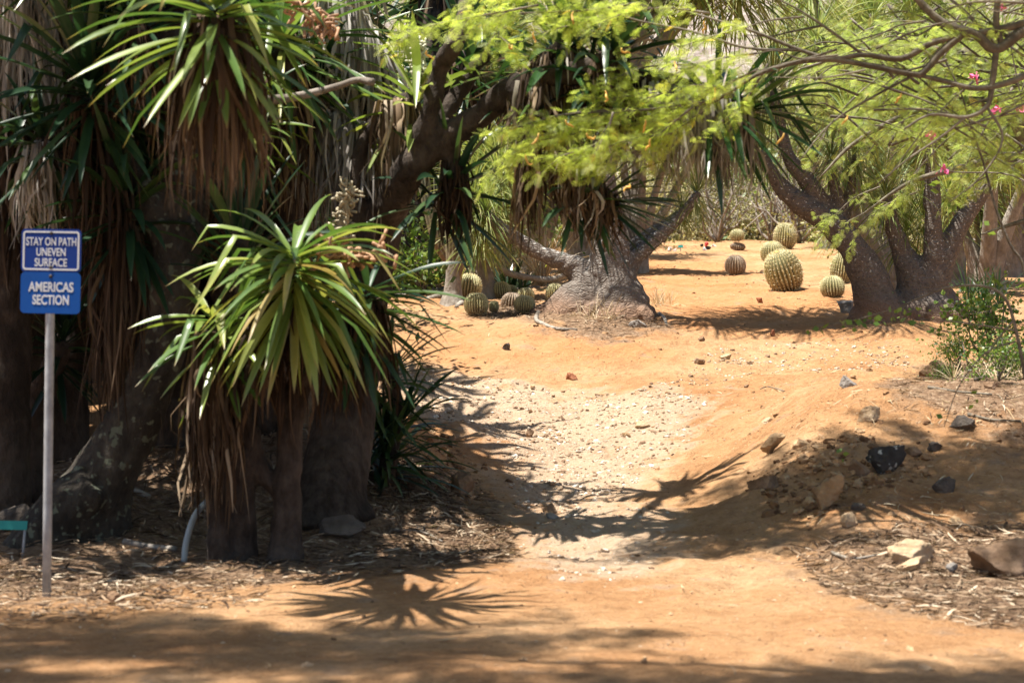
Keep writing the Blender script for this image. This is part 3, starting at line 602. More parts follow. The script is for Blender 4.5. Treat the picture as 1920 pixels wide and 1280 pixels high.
dead_skirt(t, PP((1200, 155, 11.65), (1300, 170, 11.65), (1395, 205, 11.65)), .07, 460, 0.53, .015, 74, 'thatch_grey', .06, (.0, .65))
dead_skirt(t, PP((1060, 90, 11.79), (1020, 120, 11.74), (985, 160, 11.71)), .07, 300, 0.47, .017, 75, 'thatch', .10, (.2, 1.))
dead_skirt(t, PP((620, -30, cY + .2), (690, 100, cY + .25)), .12, 420, .8, .018, 76, 'thatch_grey', .12, (.1, .9))
dead_skirt(t, PP((690, 250, cY - .1), (600, 200, cY)), .08, 240, .8, .018, 77, 'thatch_grey', .12, (.0, .7))
dead_skirt(t, PP((1130, 120, 11.65), (1150, 100, 11.65)), .07, 170, 0.52, .016, 78, 'thatch', .10, (.1, .7))
dead_skirt(t, PP((850, 300, 12.01), (858, 335, 12.07)), .05, 120, 0.47, .016, 79, 'thatch', .06, (.0, .6))
mb = MB(); fruit_stalk(mb, P(783, 160, cY - .35), P(787, 78, cY - .35), 7, 110, .007, .05); mb.build('flower_stalk', M['flower_cream'], t)
mb = MB(); fruit_stalk(mb, P(640, 470, cY - .6), P(650, 350, cY - .6), 8, 110, .009, .07); mb.build('flower_stalk', M['stalk_pale'], t)

# low strap leaved plant at the foot of the thicket
lb = ground(725, 895)[0]
t = empty('strap_leaf_plant', lb, 'low dark green strap leaved clump spilling toward the path', 'plant')
for k, (dx, dz, s, nn, ax) in enumerate([(0, .18, .62, 70, (.15, -.35, .9)), (.12, .42, .5, 46, (.45, -.2, .7)), (-.15, .3, .5, 40, (-.3, -.3, .9)), (.05, .75, .52, 34, (.6, .0, .7))]):
    mb = MB(); rosette(mb, lb + np.array([dx, -.05 * k, dz]), ax, nn, s, .038, 90 + k, (8, 118), 1.0, .05, (.2, 1.)); mb.build('leaf_rosette', M['yucca_dark'], t)
mb = MB(); mb.tube([lb + np.array(q) for q in ((0, 0, -.05), (.02, 0, .2), (.06, 0, .42), (.05, -.1, .75))], [.07, .06, .05, .04], 8, 4, bump=.2); mb.build('stem', M['bark'], t)

# generic yucca for the thicket's dark interior, built once and copied
def yucca_proto(seed, H, label):
    r = RS(seed); t = empty('yucca_tree', (0, 0, 0), label, 'tree', 'yucca trees in the left thicket'); mb = MB(); heads = []
    for k in range(4):
        az = k * 1.6 + r.uniform(-.4, .4); top = np.array([math.cos(az) * r.uniform(.5, 1.1), math.sin(az) * r.uniform(.4, .9), H * r.uniform(.55, 1.)])
        mb.tube([np.array([math.cos(az) * .12, math.sin(az) * .12, -.2]), top * np.array([.25, .25, .3]), top * np.array([.6, .6, .65]), top], [.2, .14, .11, .08], 10, 5, bump=.1, seed=seed + k); heads.append(top)
    remesh(mb, .035, 'trunk', M['bark'], t, .03, 7, seed)
    for k, h in enumerate(heads):
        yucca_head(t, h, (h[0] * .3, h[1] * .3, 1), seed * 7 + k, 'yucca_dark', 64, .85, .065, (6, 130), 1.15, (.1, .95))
        dead_skirt(t, [h * np.array([.95, .95, .97]), h * np.array([.75, .75, .78])], .09, 240, 1.0, .02, seed * 9 + k, 'thatch' if k != 1 else 'thatch_grey', .14, (.05, .8))
    return t
pa = yucca_proto(301, 4.0, 'shaded yucca filling the gap between sign and front yucca, far back'); pb = yucca_proto(302, 3.3, 'short shaded yucca in the dark behind the blue sign')
def put(o, px, Y, rz=0, s=1., dz=0):
    x = (px - CX) / F * Y; o.location = (x, Y, float(gz(x, Y)) + dz); o.rotation_euler = (0, 0, rz); o.scale = (s, s, s); return o
put(pa, 330, 13.6, .4); put(pb, 90, 13.2, 1.2)
for src, px, Y, rz, s, lab in [(pa, -120, 14.2, 2.2, 1.15, 'shaded yucca farthest left, cut by the photo edge'), (pb, 380, 15.2, 3., 1.3, 'shaded yucca glimpsed left of the arching front yucca head'), (pa, 470, 13.6, 4.2, .95, 'shaded yucca right behind the arching front yucca stems'), (pb, 210, 15.6, 5.2, 1.4, 'shaded yucca deep behind the leaning trunk'), (pb, 742, 29.0, 1.1, 1.9, 'yucca with thatched trunk rising left of the candelabra cactus'), (pb, 40, 16.5, 2.6, 1.5, 'shaded yucca deepest behind the silvery thatch'), (pa, 1130, 18.6, 3.3, 1.2, 'yucca whose heads show behind the acacia sprays at top centre'),
                               (pa, 330, 16.8, 5.9, 1.35, 'shaded yucca deep behind the middle of the thicket')]:
    if px != 1130: put(tag(copy_tree(src), lab), px, Y, rz, s)

# dense dark bushes that close the thicket at the back
def shrub_proto(seed, W, H, nl, size, mat, label, cat='bush', bark='bark_grey', name='leafy_bush', group=None, tint=(.1, .9), clump=.16, stems=9, aspect=.5):
    t = empty(name, (0, 0, 0), label, cat, group); shrub_meshes(seed, W, H, nl, size, M[mat], M[bark], t, stems, tint, clump, aspect); return t
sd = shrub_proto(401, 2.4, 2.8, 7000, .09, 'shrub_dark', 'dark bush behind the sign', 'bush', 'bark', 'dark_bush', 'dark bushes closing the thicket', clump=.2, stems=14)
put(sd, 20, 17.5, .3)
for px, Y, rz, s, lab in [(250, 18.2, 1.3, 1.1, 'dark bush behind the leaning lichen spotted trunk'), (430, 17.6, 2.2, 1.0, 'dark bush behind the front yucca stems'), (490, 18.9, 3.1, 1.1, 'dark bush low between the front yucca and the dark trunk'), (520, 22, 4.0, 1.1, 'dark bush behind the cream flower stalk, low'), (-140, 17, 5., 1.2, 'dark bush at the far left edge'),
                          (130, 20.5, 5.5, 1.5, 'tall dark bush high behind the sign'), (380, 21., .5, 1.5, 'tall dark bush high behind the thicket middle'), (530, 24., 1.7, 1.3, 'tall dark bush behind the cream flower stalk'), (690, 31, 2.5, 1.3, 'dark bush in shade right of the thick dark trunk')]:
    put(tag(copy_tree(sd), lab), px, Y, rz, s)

# ---------------------------------------------------------------- elephant foot trees
def toes(mb, c, R, n, seed, r0=.16, h=.25):
    r = RS(seed)
    for k in range(n):
        a = k * 2 * np.pi / n + r.uniform(-.25, .25); d = np.array([math.cos(a), math.sin(a), 0]); L = R * r.uniform(.85, 1.2)
        mb.tube([c + d * R * .1 + np.array([0, 0, h * 1.6]), c + d * R * .55 + np.array([0, 0, h * .7]), c + d * L + np.array([0, 0, -.02]), c + d * L * 1.2 + np.array([0, 0, -.2])], [r0 * 1.5, r0 * 1.2, r0 * .7, r0 * .4], 8, 4, bump=.1, seed=seed + k)
def pony_tufts(root, spots, seed, L=.7, n=150, w=.013, mat='pony', tint=(.15, .95), droop=2.2):
    protos = []
    for k, (c, ax, s) in enumerate(spots):
        if k < 3:
            mb = MB(); tuft(mb, (0, 0, 0), ax, n, L, w, seed + k, tint, droop=droop); o = mb.build('leaf_tuft', M[mat], None); protos.append(o); o.parent = root
        else:
            o = protos[k % 3].copy(); sc.collection.objects.link(o); o.rotation_euler = (0, 0, k * 1.7)
        o.location = tuple(np.asarray(c) - rootloc(root)); o.scale = (s, s, s)
eY = 22.2; eb = P(1118, 612, eY); eb[2] = float(gz(eb[0], eb[1]))
t = empty('elephant_foot_tree', eb, 'elephant foot tree on the central mound, swollen wrinkled base with two lobes', 'tree', 'elephant foot trees')
mb = MB()
limb(mb, [(1070, 650), (1076, 602), (1090, 556), (1094, 520), (1062, 494), (1018, 477), (975, 452), (935, 425), (910, 400), (890, 375)], eY - .05, [.50, .41, .30, .205, .12, .095, .085, .075, .065, .05], 20, .05, 41)
limb(mb, [(1152, 650), (1153, 605), (1153, 565), (1148, 525), (1145, 470), (1138, 400), (1130, 330), (1128, 280), (1140, 230), (1150, 170)], eY - .1, [.60, .50, .385, .29, .225, .175, .14, .12, .10, .07], 22, .05, 42)
limb(mb, [(1165, 540), (1185, 492), (1215, 462), (1250, 430), (1285, 395), (1310, 360)], eY - .05, [.12, .095, .085, .075, .06, .05], 12, .05, 43)
limb(mb, [(1160, 510), (1182, 470), (1210, 445), (1240, 425), (1275, 400)], eY + .15, [.1, .085, .075, .065, .05], 12, .05, 44)
limb(mb, [(1140, 420), (1105, 345), (1070, 308), (1050, 270), (1042, 220)], eY + .05, [.12, .105, .09, .075, .06], 12, .05, 45)
limb(mb, [(1125, 330), (1095, 290), (1090, 250)], eY + .1, [.08, .07, .06], 10, .05, 46)
toes(mb, P(1072, 612, eY) * [1, 1, 0] + [0, 0, eb[2]], .38, 9, 5, .09, .07); toes(mb, P(1152, 612, eY - .05) * [1, 1, 0] + [0, 0, eb[2]], .46, 11, 6, .09, .07)
def wrinkle(co, no):
    z = co[:, 2] - eb[2]; m = smooth(1.5, .5, z); x = co[:, 0] * 9 + 1.2 * fbm(co * 5, 3, 3); y = co[:, 2] * 30 + 5 * fbm(co * np.array([4, 4, 6]), 3, 9) + 6 * np.sin(co[:, 0] * 6)
    return co + no * (.009 * m * np.sin(y) * (.6 + .6 * fbm(co * 10, 2, 5)) + (.010 * m * fbm(co * 14, 3, 12)))[:, None]
remesh(mb, .018, 'trunk', M['elephant'], t, .018, 4, 13, 8, wrinkle)
pony_tufts(t, [(P(888, 372, eY), (-.2, -.1, 1), .9), (P(910, 395, eY - .1), (-.1, -.3, 1), .8), (P(1310, 355, eY), (.3, 0, 1), .9), (P(1278, 395, eY + .15), (.3, -.2, 1), .6), (P(1042, 212, eY), (0, 0, 1), .8), (P(1150, 160, eY), (0, 0, 1), 1.3), (P(1088, 245, eY), (0, 0, 1), .9), (P(935, 330, eY + .3), (0, 0, 1), 1.), (P(905, 435, eY + .1), (0, 0, 1), .9), (P(1230, -40, eY), (0, 0, 1), 1.5), (P(1290, -60, eY - .5), (0, 0, 1), 1.8), (P(1400, -50, eY - .3), (0, 0, 1), 1.8), (P(1240, -130, eY), (0, 0, 1), 1.8), (P(1340, -120, eY + .4), (0, 0, 1), 2.2)] + [(P(px, py, eY + dy), (0, 0, 1), 2.) for px, py, dy in ((1100, -150, -.5), (1180, -200, .5), (1270, -200, -.6), (1350, -190, .9), (1430, -170, -.8), (1460, -210, .4), (1220, -230, 1.))], 501, .75, 170)
mb = MB()
for q in ([(1150, 170), (1185, 60), (1230, -40)], [(1140, 230), (1210, 60), (1290, -60)], [(1150, 170), (1300, 20), (1400, -50)], [(1230, -40), (1240, -130), (1220, -230)], [(1290, -60), (1340, -120), (1350, -190)], [(1230, -40), (1180, -200)], [(1185, 60), (1100, -150)], [(1290, -60), (1270, -200)], [(1400, -50), (1430, -170)], [(1400, -50), (1460, -210)]): mb.tube([P(a, b, eY) for a, b in q], np.linspace(.09, .05, len(q)), 9, 5, bump=.08)
mb.build('upper_branch', M['bark_pony'], t)
for q in ([(1010, 586), (1005, 602), (1020, 618), (1045, 628), (1082, 626)], [(1236, 594), (1245, 602), (1250, 612)]):
    g = ground([a for a, b in q], [b for a, b in q]); mb = MB(); mb.tube(g + [0, 0, .012], np.linspace(.03, .014, len(q)), 7, 4, bump=.2); mb.build('surface_root', M['bark_pony'], t)

fY = 21.9; fb = P(1698, 618, fY); fb[2] = float(gz(fb[0], fb[1]))
t = empty('elephant_foot_tree', fb, 'dark elephant foot tree at right, forked limbs rising beside barrel cacti', 'tree', 'elephant foot trees')
mb = MB()
limb(mb, [(1648, 650), (1650, 600), (1640, 555), (1622, 505), (1590, 452), (1545, 408), (1495, 378), (1462, 348), (1440, 312), (1425, 285)], fY - .1, [.40, .32, .25, .20, .165, .14, .125, .10, .085, .07], 18, .05, 51)
limb(mb, [(1560, 420), (1535, 372), (1510, 335), (1482, 300), (1462, 235), (1450, 170)], fY - .05, [.12, .11, .10, .085, .075, .05], 12, .05, 52)
limb(mb, [(1572, 430), (1572, 385), (1562, 345), (1558, 300)], fY, [.1, .08, .065, .05], 12, .05, 53)
limb(mb, [(1575, 420), (1590, 380), (1598, 340), (1605, 290)], fY + .1, [.09, .07, .06, .05], 12, .05, 54)
limb(mb, [(1728, 655), (1728, 605), (1724, 560), (1715, 520), (1690, 470), (1672, 420), (1660, 370)], fY, [.46, .40, .32, .22, .12, .09, .07], 18, .05, 55)
limb(mb, [(1735, 560), (1748, 500), (1750, 420), (1746, 330), (1742, 250)], fY - .1, [.2, .13, .10, .08, .06], 12, .05, 56)
limb(mb, [(1742, 560), (1768, 490), (1795, 430), (1832, 372), (1868, 325), (1890, 270)], fY - .05, [.2, .15, .12, .10, .08, .06], 12, .05, 57)
limb(mb, [(1775, 650), (1772, 600), (1755, 550)], fY + .1, [.3, .26, .2], 14, .05, 58)
toes(mb, P(1650, 616, fY) * [1, 1, 0] + [0, 0, fb[2]], .34, 7, 15, .11, .12); toes(mb, P(1735, 616, fY - .05) * [1, 1, 0] + [0, 0, fb[2]], .42, 8, 16, .12, .13)
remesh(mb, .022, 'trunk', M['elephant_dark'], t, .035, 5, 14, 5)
pony_tufts(t, [(P(1425, 275, fY), (-.2, 0, 1), 1.), (P(1450, 160, fY), (0, 0, 1), 1.2), (P(1605, 280, fY), (0, 0, 1), 1.), (P(1660, 360, fY), (0, 0, 1), 1.), (P(1742, 240, fY), (0, 0, 1), 1.2), (P(1890, 260, fY), (.1, 0, 1), 1.2), (P(1558, 290, fY), (0, 0, 1), .9), (P(1700, 430, fY + .4), (0, -.2, 1), 1.), (P(1730, 400, fY + .5), (0, -.2, 1), 1.)], 521, .75, 170)

# pale ponytail palm behind it, and the one beside the candelabra cactus
gY = 24.6; gb = P(1690, 560, gY); gb[2] = float(gz(gb[0], gb[1]))
t = empty('ponytail_palm', gb, 'pale ponytail palm trunk leaning left behind the dark elephant foot tree', 'tree', 'ponytail palms')
mb = MB(); limb(mb, [(1705, 600), (1690, 545), (1655, 480), (1622, 420), (1600, 360), (1585, 300), (1590, 220)], gY, [.32, .26, .2, .17, .12, .09, .06], 14, .06, 61); limb(mb, [(1690, 560), (1650, 540), (1640, 480), (1645, 400)], gY + .3, [.2, .15, .12, .09], 12, .06, 62)
mb.build('trunk', M['bark_pony'], t)
pony_tufts(t, [(P(1590, 215, gY), (0, 0, 1), 1.3), (P(1645, 395, gY + .2), (0, 0, 1), 1.), (P(1600, 330, gY - .1), (-.2, -.3, 1), .9), (P(1570, 420, gY + .5), (0, 0, 1), .8)], 531, .75, 190)
hY = 26.5; hb = P(897, 530, hY); hb[2] = float(gz(hb[0], hb[1]))
t = empty('ponytail_palm', hb, 'short ponytail palm with drooping tufts right of the candelabra cactus', 'tree', 'ponytail palms')
mb = MB(); limb(mb, [(905, 570), (903, 530), (898, 490), (893, 450), (885, 400), (880, 340)], hY, [.24, .19, .14, .11, .09, .06], 14, .06, 63); limb(mb, [(900, 500), (925, 440), (932, 380), (938, 320)], hY + .1, [.12, .09, .08, .06], 12, .06, 64)
limb(mb, [(900, 480), (925, 492), (955, 512), (990, 520), (1035, 524), (1075, 510)], hY - .1, [.055, .05, .05, .045, .045, .035], 10, .06, 65)
mb.build('trunk', M['bark_pony'], t)
pony_tufts(t, [(P(893, 440, hY - .3), (0, -.3, 1), .95), (P(872, 355, hY - .1), (0, -.2, 1), .9), (P(905, 330, hY - .1), (0, -.2, 1), 1.), (P(938, 310, hY), (0, 0, 1), 1.1), (P(925, 385, hY - .2), (0, -.3, 1), 1.), (P(960, 350, hY + .2), (0, -.3, 1), 1.1), (P(905, 285, hY + .3), (0, 0, 1), 1.1), (P(950, 420, hY + .3), (0, -.3, 1), .9)], 541, .75, 200)

# distant ponytail palms: three kinds built once, then copied
def pony_proto(seed, H, nl, label):
    r = RS(seed); t = empty('ponytail_palm', (0, 0, 0), label, 'tree', 'ponytail palms'); mb = MB(); sp = []
    for k in range(nl):
        az = k * 2.4 + r.uniform(-.3, .3); R_ = r.uniform(.4, 1.5); h = H * r.uniform(.45, 1.); e = np.array([math.cos(az) * R_, math.sin(az) * R_, h])
        mb.tube([np.array([math.cos(az) * .12, math.sin(az) * .12, -.3]), np.array([math.cos(az) * .14, math.sin(az) * .14, .35]), e * [.5, .5, .5], e * [.85, .85, .8], e], [.22, .13, .075, .06, .045], 10, 5, bump=.08, seed=seed + k)
        sp.append((e, (math.cos(az) * .2, math.sin(az) * .2, 1), r.uniform(1.0, 1.5)))
        if k % 2: sp.append((e * [.8, .8, .78] + [.1, -.15, 0], (0, -.3, 1), r.uniform(.8, 1.1)))
        else: sp.append((e * [1.1, 1.1, .9] + [-.1, -.1, 0], (0, -.2, 1), r.uniform(.8, 1.2)))
    mb.build('trunk', M['bark_pony'], t); pony_tufts(t, sp, seed * 3, .8, 150, .016); return t
q1 = pony_proto(601, 4.2, 7, 'ponytail palm standing left of the path crest behind the bare limb'); q2 = pony_proto(602, 5.6, 8, 'tall ponytail palm behind the forked limbs at right'); q3 = pony_proto(603, 3.2, 6, 'small ponytail palm at the path crest with a straw coloured tuft')
put(q1, 1190, 36, .5, 1.); put(q2, 1535, 66, 1.5, 1.5); put(q3, 1295, 64, .3, 1.5)
for src, px, Y, rz, s, lab in [(q2, 1640, 31, 3., 1.0, 'tall ponytail palm directly behind the leaning pale trunk'), (q1, 1780, 30, 2., 1.1, 'ponytail palm behind the right elephant foot tree, hung with dry blades'), (q2, 1900, 34, .7, 1.1, 'tall ponytail palm at the right edge behind the acacia'), 
                               (q2, 1000, 36, 5., 1.1, 'tall ponytail palm behind the central elephant foot tree'), (q1, 1090, 44, 1., 1.3, 'ponytail palm far behind the central trunk'), (q1, 1430, 82, 2.6, 1.6, 'ponytail palm farthest up the slope behind the crest'), (q1, 930, 33, 3.3, 1.1, 'ponytail palm behind the short tufted palm'), (q2, 1700, 44, 4.4, 1.3, 'tall ponytail palm high behind the right trunks'), (q2, 1560, 50, 5.5, 1.35, 'tall ponytail palm on the far slope right of the crest'), (q3, 1850, 27, 1.9, 1.0, 'small ponytail palm in shade behind the right shrubs'), (q2, 850, 40, 0., 1.3, 'tall ponytail palm behind the candelabra cactus')]:
    put(tag(copy_tree(src), lab), px, Y, rz, s)

# ---------------------------------------------------------------- cacti
def barrel_proto(kind, label, seed, ribs=24):
    r = RS(seed); t = empty('barrel_cactus', (0, 0, 0), label, 'cactus', 'barrel cacti'); per = 8; A = ribs * per; K = 34
    th = np.arange(A) * 2 * np.pi / A; ridge = (np.abs(((np.arange(A) % per) / per) - .5) * 2) ** 1.1    # 1 at the ridge
    ph = np.linspace(-1.25, 1.5708, K); rr = np.cos(ph) ** .78; zz = np.where(ph < 0, .46 * np.sin(ph), .50 * np.sin(ph)) + .47; zz = zz - .05 * np.exp(-(rr / .16) ** 2)
    rr[-1] = .0015
    lump = 1 + .03 * fbm(np.stack([np.cos(th), np.sin(th), 0 * th], -1) * 1.3 + seed, 2, seed)
    R_ = .5 * rr[:, None] * (1 - .17 * (1 - ridge[None]) * smooth(.0, .35, rr)[:, None]) * lump[None]
    V = np.stack([R_ * np.cos(th), R_ * np.sin(th), np.broadcast_to(zz[:, None], R_.shape)], -1); i = np.arange(K * A).reshape(K, A); j = np.roll(i, -1, 1)
    mb = MB(); mb.add(V.reshape(-1, 3), np.stack([i[:-1], j[:-1], j[1:], i[1:]], -1).reshape(-1, 4), None, np.broadcast_to(ridge[None], R_.shape).ravel(), np.broadcast_to(zz[:, None], R_.shape).ravel())
    mb.build('body', M['barrel_' + kind], t)
    sp = MB(); pts = []; out = []
    for k in range(ribs):
        a = k * per
        for f in np.linspace(2, K - 2, 17):
            q = int(f); pts.append(V[q, a]); o = nrm(V[q, a] - np.array([0, 0, .45])); out.append(o)
    pts = np.array(pts); out = np.array(out)
    for e in range(9):
        d = nrm(out + .85 * r.randn(len(out), 3)); s = nrm(np.cross(d, r.randn(len(out), 3))); L = r.uniform(.035, .07, len(out))[:, None]
        Vv = np.stack([pts + s * .005, pts - s * .005, pts + d * L], 1); sp.add(Vv.reshape(-1, 3), None, np.arange(3 * len(pts)).reshape(-1, 3))
    sp.build('spines', M['spine' if kind == 'green' else 'spine_grey'], t)
    w = MB(); v, f = ICO1; w.add(v * [.10, .10, .035] + [0, 0, .935], None, f); w.build('woolly_crown', M['wool'], t)
    return t
bg = barrel_proto('green', 'pale green barrel cactus perched on a squat brown one beside the candelabra cactus', 701)
bg2 = barrel_proto('green', 'largest green barrel cactus, leaning left on the right slope', 702, 27)
bw = barrel_proto('brown', 'rusty brown barrel cactus in front of the left pair', 703, 22)
first = {id(bg): True, id(bg2): True, id(bw): True}
def barrel(src, px, pyb, w, h, lab, rz, tilt=(0, 0), lift=0):
    g = ground(px, pyb)[0]; s = w / F * g[1] * 1.0
    o = src if first.pop(id(src), None) else copy_tree(src)
    tag(o, lab); o.location = (g[0], g[1] + s * .42, float(gz(g[0], g[1] + s * .42)) - .06 * s + lift); hs = h / F * g[1]
    o.scale = (s, s, hs * 1.05); o.rotation_euler = (tilt[0] + .09 * math.sin(px * 1.7), tilt[1] + .09 * math.sin(px * 2.9), rz); return o
b0 = barrel(bw, 876, 565, 46, 26, 'squat brown barrel cactus squeezed under a green one at left', 2.)
barrel(bg, 876, 567, 48, 48, 'round green barrel cactus perched on a squat brown one, left group', .2, (0, .05), .03)
barrel(bg2, 893, 596, 47, 43, 'green barrel cactus nearest the path in the left group', 1.1)
barrel(bg, 925, 588, 19, 22, 'tiny barrel cactus pup at the right side of its parent', 2.1)
barrel(bg, 941, 560, 36, 33, 'pale barrel cactus at the back left of the crowded cluster', 3.0)
barrel(bg2, 958, 556, 34, 28, 'pale barrel cactus at the back middle of the crowded cluster', 4.)
barrel(bw, 958, 580, 42, 37, 'brown barrel cactus in the middle of the crowded cluster', 1.)
barrel(bg, 986, 563, 34, 28, 'pale green barrel cactus at the back right of the crowded cluster', .7)
barrel(bg2, 983, 588, 40, 32, 'dark green barrel cactus at the front right of the crowded cluster', 2.3)
barrel(bg, 1040, 562, 36, 36, 'barrel cactus half hidden behind the central elephant foot base', 1.7)
barrel(bg2, 1486, 549, 71, 82, 'largest green barrel cactus, leaning left on the right slope', .4, (0, -.32))
barrel(bg, 1452, 491, 45, 42, 'green barrel cactus tilted left, between the largest and the topmost', 1.4, (0, -.25))
barrel(bg2, 1473, 466, 44, 50, 'tall straight barrel cactus topmost on the slope, light crown', 2.9)
barrel(bw, 1380, 513, 40, 38, 'brown ribbed barrel cactus alone on open dirt at mid slope', .9)
barrel(bw, 1384, 470, 29, 15, 'flattened brown barrel cactus under another near the crest', 2.2)
barrel(bg, 1384, 470, 27, 22, 'small barrel cactus sitting on a flattened one near the crest', .3, (0, 0), .24)
barrel(bg, 1565, 567, 47, 43, 'small round barrel cactus against the right trunk foot', 2.6)
barrel(bg2, 1579, 538, 46, 60, 'tall barrel cactus partly behind the right trunk', 1.9)
barrel(bw, 1602, 462, 22, 40, 'barrel cactus glimpsed between the forked trunks at right', .5)

def column(mb, pts, rad, ribs=9, seed=0):
    pts = np.asarray(pts, float); n = len(pts); m = MB(); m.tube(pts, np.asarray(rad), ribs * 4, 6); V = m.V[0].copy(); A = ribs * 4; K = (len(V) - 2) // A
    C = V[:K * A].reshape(K, A, 3); cen = C.mean(1, keepdims=True); k = np.abs(((np.arange(A) % 4) / 4.) - .5) * 2
    f = 1 - .22 * (1 - k); C = cen + (C - cen) * f[None, :, None] * (1 + .05 * fbm(C * 3 + seed, 2, seed)[..., None])
    V[:K * A] = C.reshape(-1, 3); al = np.clip((V[:, 2] - V[:, 2].min()) * .35 + .05, 0, 1)
    mb.add(V, m.Q[0], m.T[0], np.concatenate([np.tile(k, K), [.5, .5]]), al)
kY = 25.2; kb = P(850, 556, kY); kb[2] = float(gz(kb[0], kb[1]))
t = empty('candelabra_cactus', kb, 'tall candelabra cactus with pale corky base and upright ribbed arms', 'cactus')
mb = MB(); limb(mb, [(848, 580), (849, 550), (850, 520), (850, 490)], kY, [.20, .13, .10, .095], 14, .1, 71); mb.build('trunk', M['bark_pony'], t)
def stems(t, Y, qs):
    for k, (q, rr) in enumerate(qs):
        mb = MB(); column(mb, [P(a, b, Y + .1 * (k % 3)) for a, b in q], [rr * .8] + [rr] * (len(q) - 2) + [rr * .7], 9, k); mb.build('stem', M['column'], t)
stems(t, kY, [([(848, 545), (845, 420), (846, 340), (848, 250)], .085), ([(850, 500), (822, 455), (805, 390), (793, 330), (790, 260)], .085), ([(850, 505), (838, 460), (825, 390), (820, 330)], .075), ([(855, 535), (868, 450), (876, 400), (878, 340)], .08)])
jY = 34.; jb = P(900, 520, jY); jb[2] = float(gz(jb[0], jb[1]))
t2 = empty('candelabra_cactus', jb, 'distant cactus of many slim upright columns behind the thick limb', 'cactus')
stems(t2, jY, [([(900 + (x - 900) * .25, 535), (900 + (x - 900) * .8, 440), (x, 330), (x, 180), (x + 1, y)], .085) for x, y in ((868, 70), (880, 40), (892, 60), (904, 30), (916, 45), (928, 20), (941, 60), (953, 90))])
for q in ([(840, 552), (800, 548), (770, 556), (735, 560)], [(845, 556), (810, 560), (790, 570)], [(855, 552), (900, 545), (960, 548), (1010, 540)], [(850, 558), (870, 565), (855, 578)], [(860, 545), (930, 532), (1000, 530)], [(835, 550), (790, 540), (750, 545)]):
    g = ground([a for a, b in q], [b for a, b in q]); mb = MB(); mb.tube(g + [0, 0, .02], np.linspace(.07, .025, len(q)), 7, 5, bump=.3); mb.build('surface_root', M['bark_pony'], t)
# ---------------------------------------------------------------- acacias
aroot = P(2130, 1000, 12.5); aroot[2] = float(gz(aroot[0], aroot[1]))
t = empty('acacia_tree', aroot, 'feathery acacia reaching bare forked branches leftward across the top', 'tree', 'acacia trees')
wood = MB(); fol = MB(); Y0 = 11.2
mbt = MB()
limb(mbt, [(2130, 1030, 12.5), (2120, 800, 12.4), (2080, 500, 12.0), (2010, 250, 11.6), (1960, 60, 11.3), (1930, -150, 11.0)], 12, [.17, .13, .115, .10, .08, .05], 12, .08, 81)
mbt.build('trunk', M['bark_acacia'], t)
def br(pix, r0, r1, Y=Y0, sub=5): wood.tube([P(q[0], q[1], q[2] if len(q) > 2 else Y) for q in pix], np.linspace(r0, r1, len(pix)), 9, sub, .5, .12, len(pix), True, 8)
br([(1990, 30), (1925, 55), (1868, 92), (1832, 66), (1790, 52), (1755, 34), (1712, -10)], .036, .022)
br([(1980, 20), (1920, 44), (1850, 60), (1815, 66)], .03, .016)
br([(1820, 62), (1800, 66), (1745, 82), (1690, 110), (1620, 103), (1560, 110), (1500, 94), (1420, 62), (1350, 40), (1280, 20)], .024, .005)
br([(1800, 68), (1765, 98), (1735, 132), (1716, 140), (1640, 125), (1560, 112), (1490, 118), (1420, 140), (1370, 172), (1330, 192), (1250, 205), (1150, 206), (1050, 216), (960, 240)], .024, .004)
br([(1716, 140), (1770, 152), (1830, 166), (1890, 155), (1950, 128)], .012, .022)
br([(1868, 92), (1860, 160), (1850, 200), (1810, 220), (1745, 215), (1695, 242)], .02, .006)
br([(1880, 90), (1868, 40), (1874, -20)], .02, .018); br([(1720, 138), (1640, 180), (1560, 230), (1500, 300)], .010, .003)
br([(1620, 104), (1560, 60), (1500, 20), (1440, -10)], .01, .004); br([(1500, 94), (1400, 90), (1300, 60), (1200, 40), (1130, 22), (1000, 24), (900, 30)], .010, .003)
rb = RS(44)
for k in range(17):
    px, py = rb.uniform(1380, 1900), rb.uniform(-10, 210); a = rb.uniform(-.5, .7); L_ = rb.uniform(80, 190); yy = rb.uniform(10.6, 12.2)
    br([(px + L_, py - L_ * a * .4, yy), (px + L_ * .6, py - L_ * a * .1 + rb.uniform(-14, 14), yy), (px + L_ * .3, py + rb.uniform(-12, 12), yy), (px, py + L_ * a * .3, yy)], rb.uniform(.005, .010), .002)
br([(1810, 220), (1760, 260), (1700, 300), (1640, 350)], .009, .003); br([(1850, 200), (1880, 260), (1840, 330), (1780, 380)], .009, .003)
def sp(pix, seed, Y=Y0, **k): acacia_spray(fol, wood, [P(q[0], q[1], q[2] if len(q) > 2 else Y) for q in pix], seed, **k)
LT = dict(tint=(.45, .93), L=(.045, .08), dens=1.5, tw=(.10, .30))
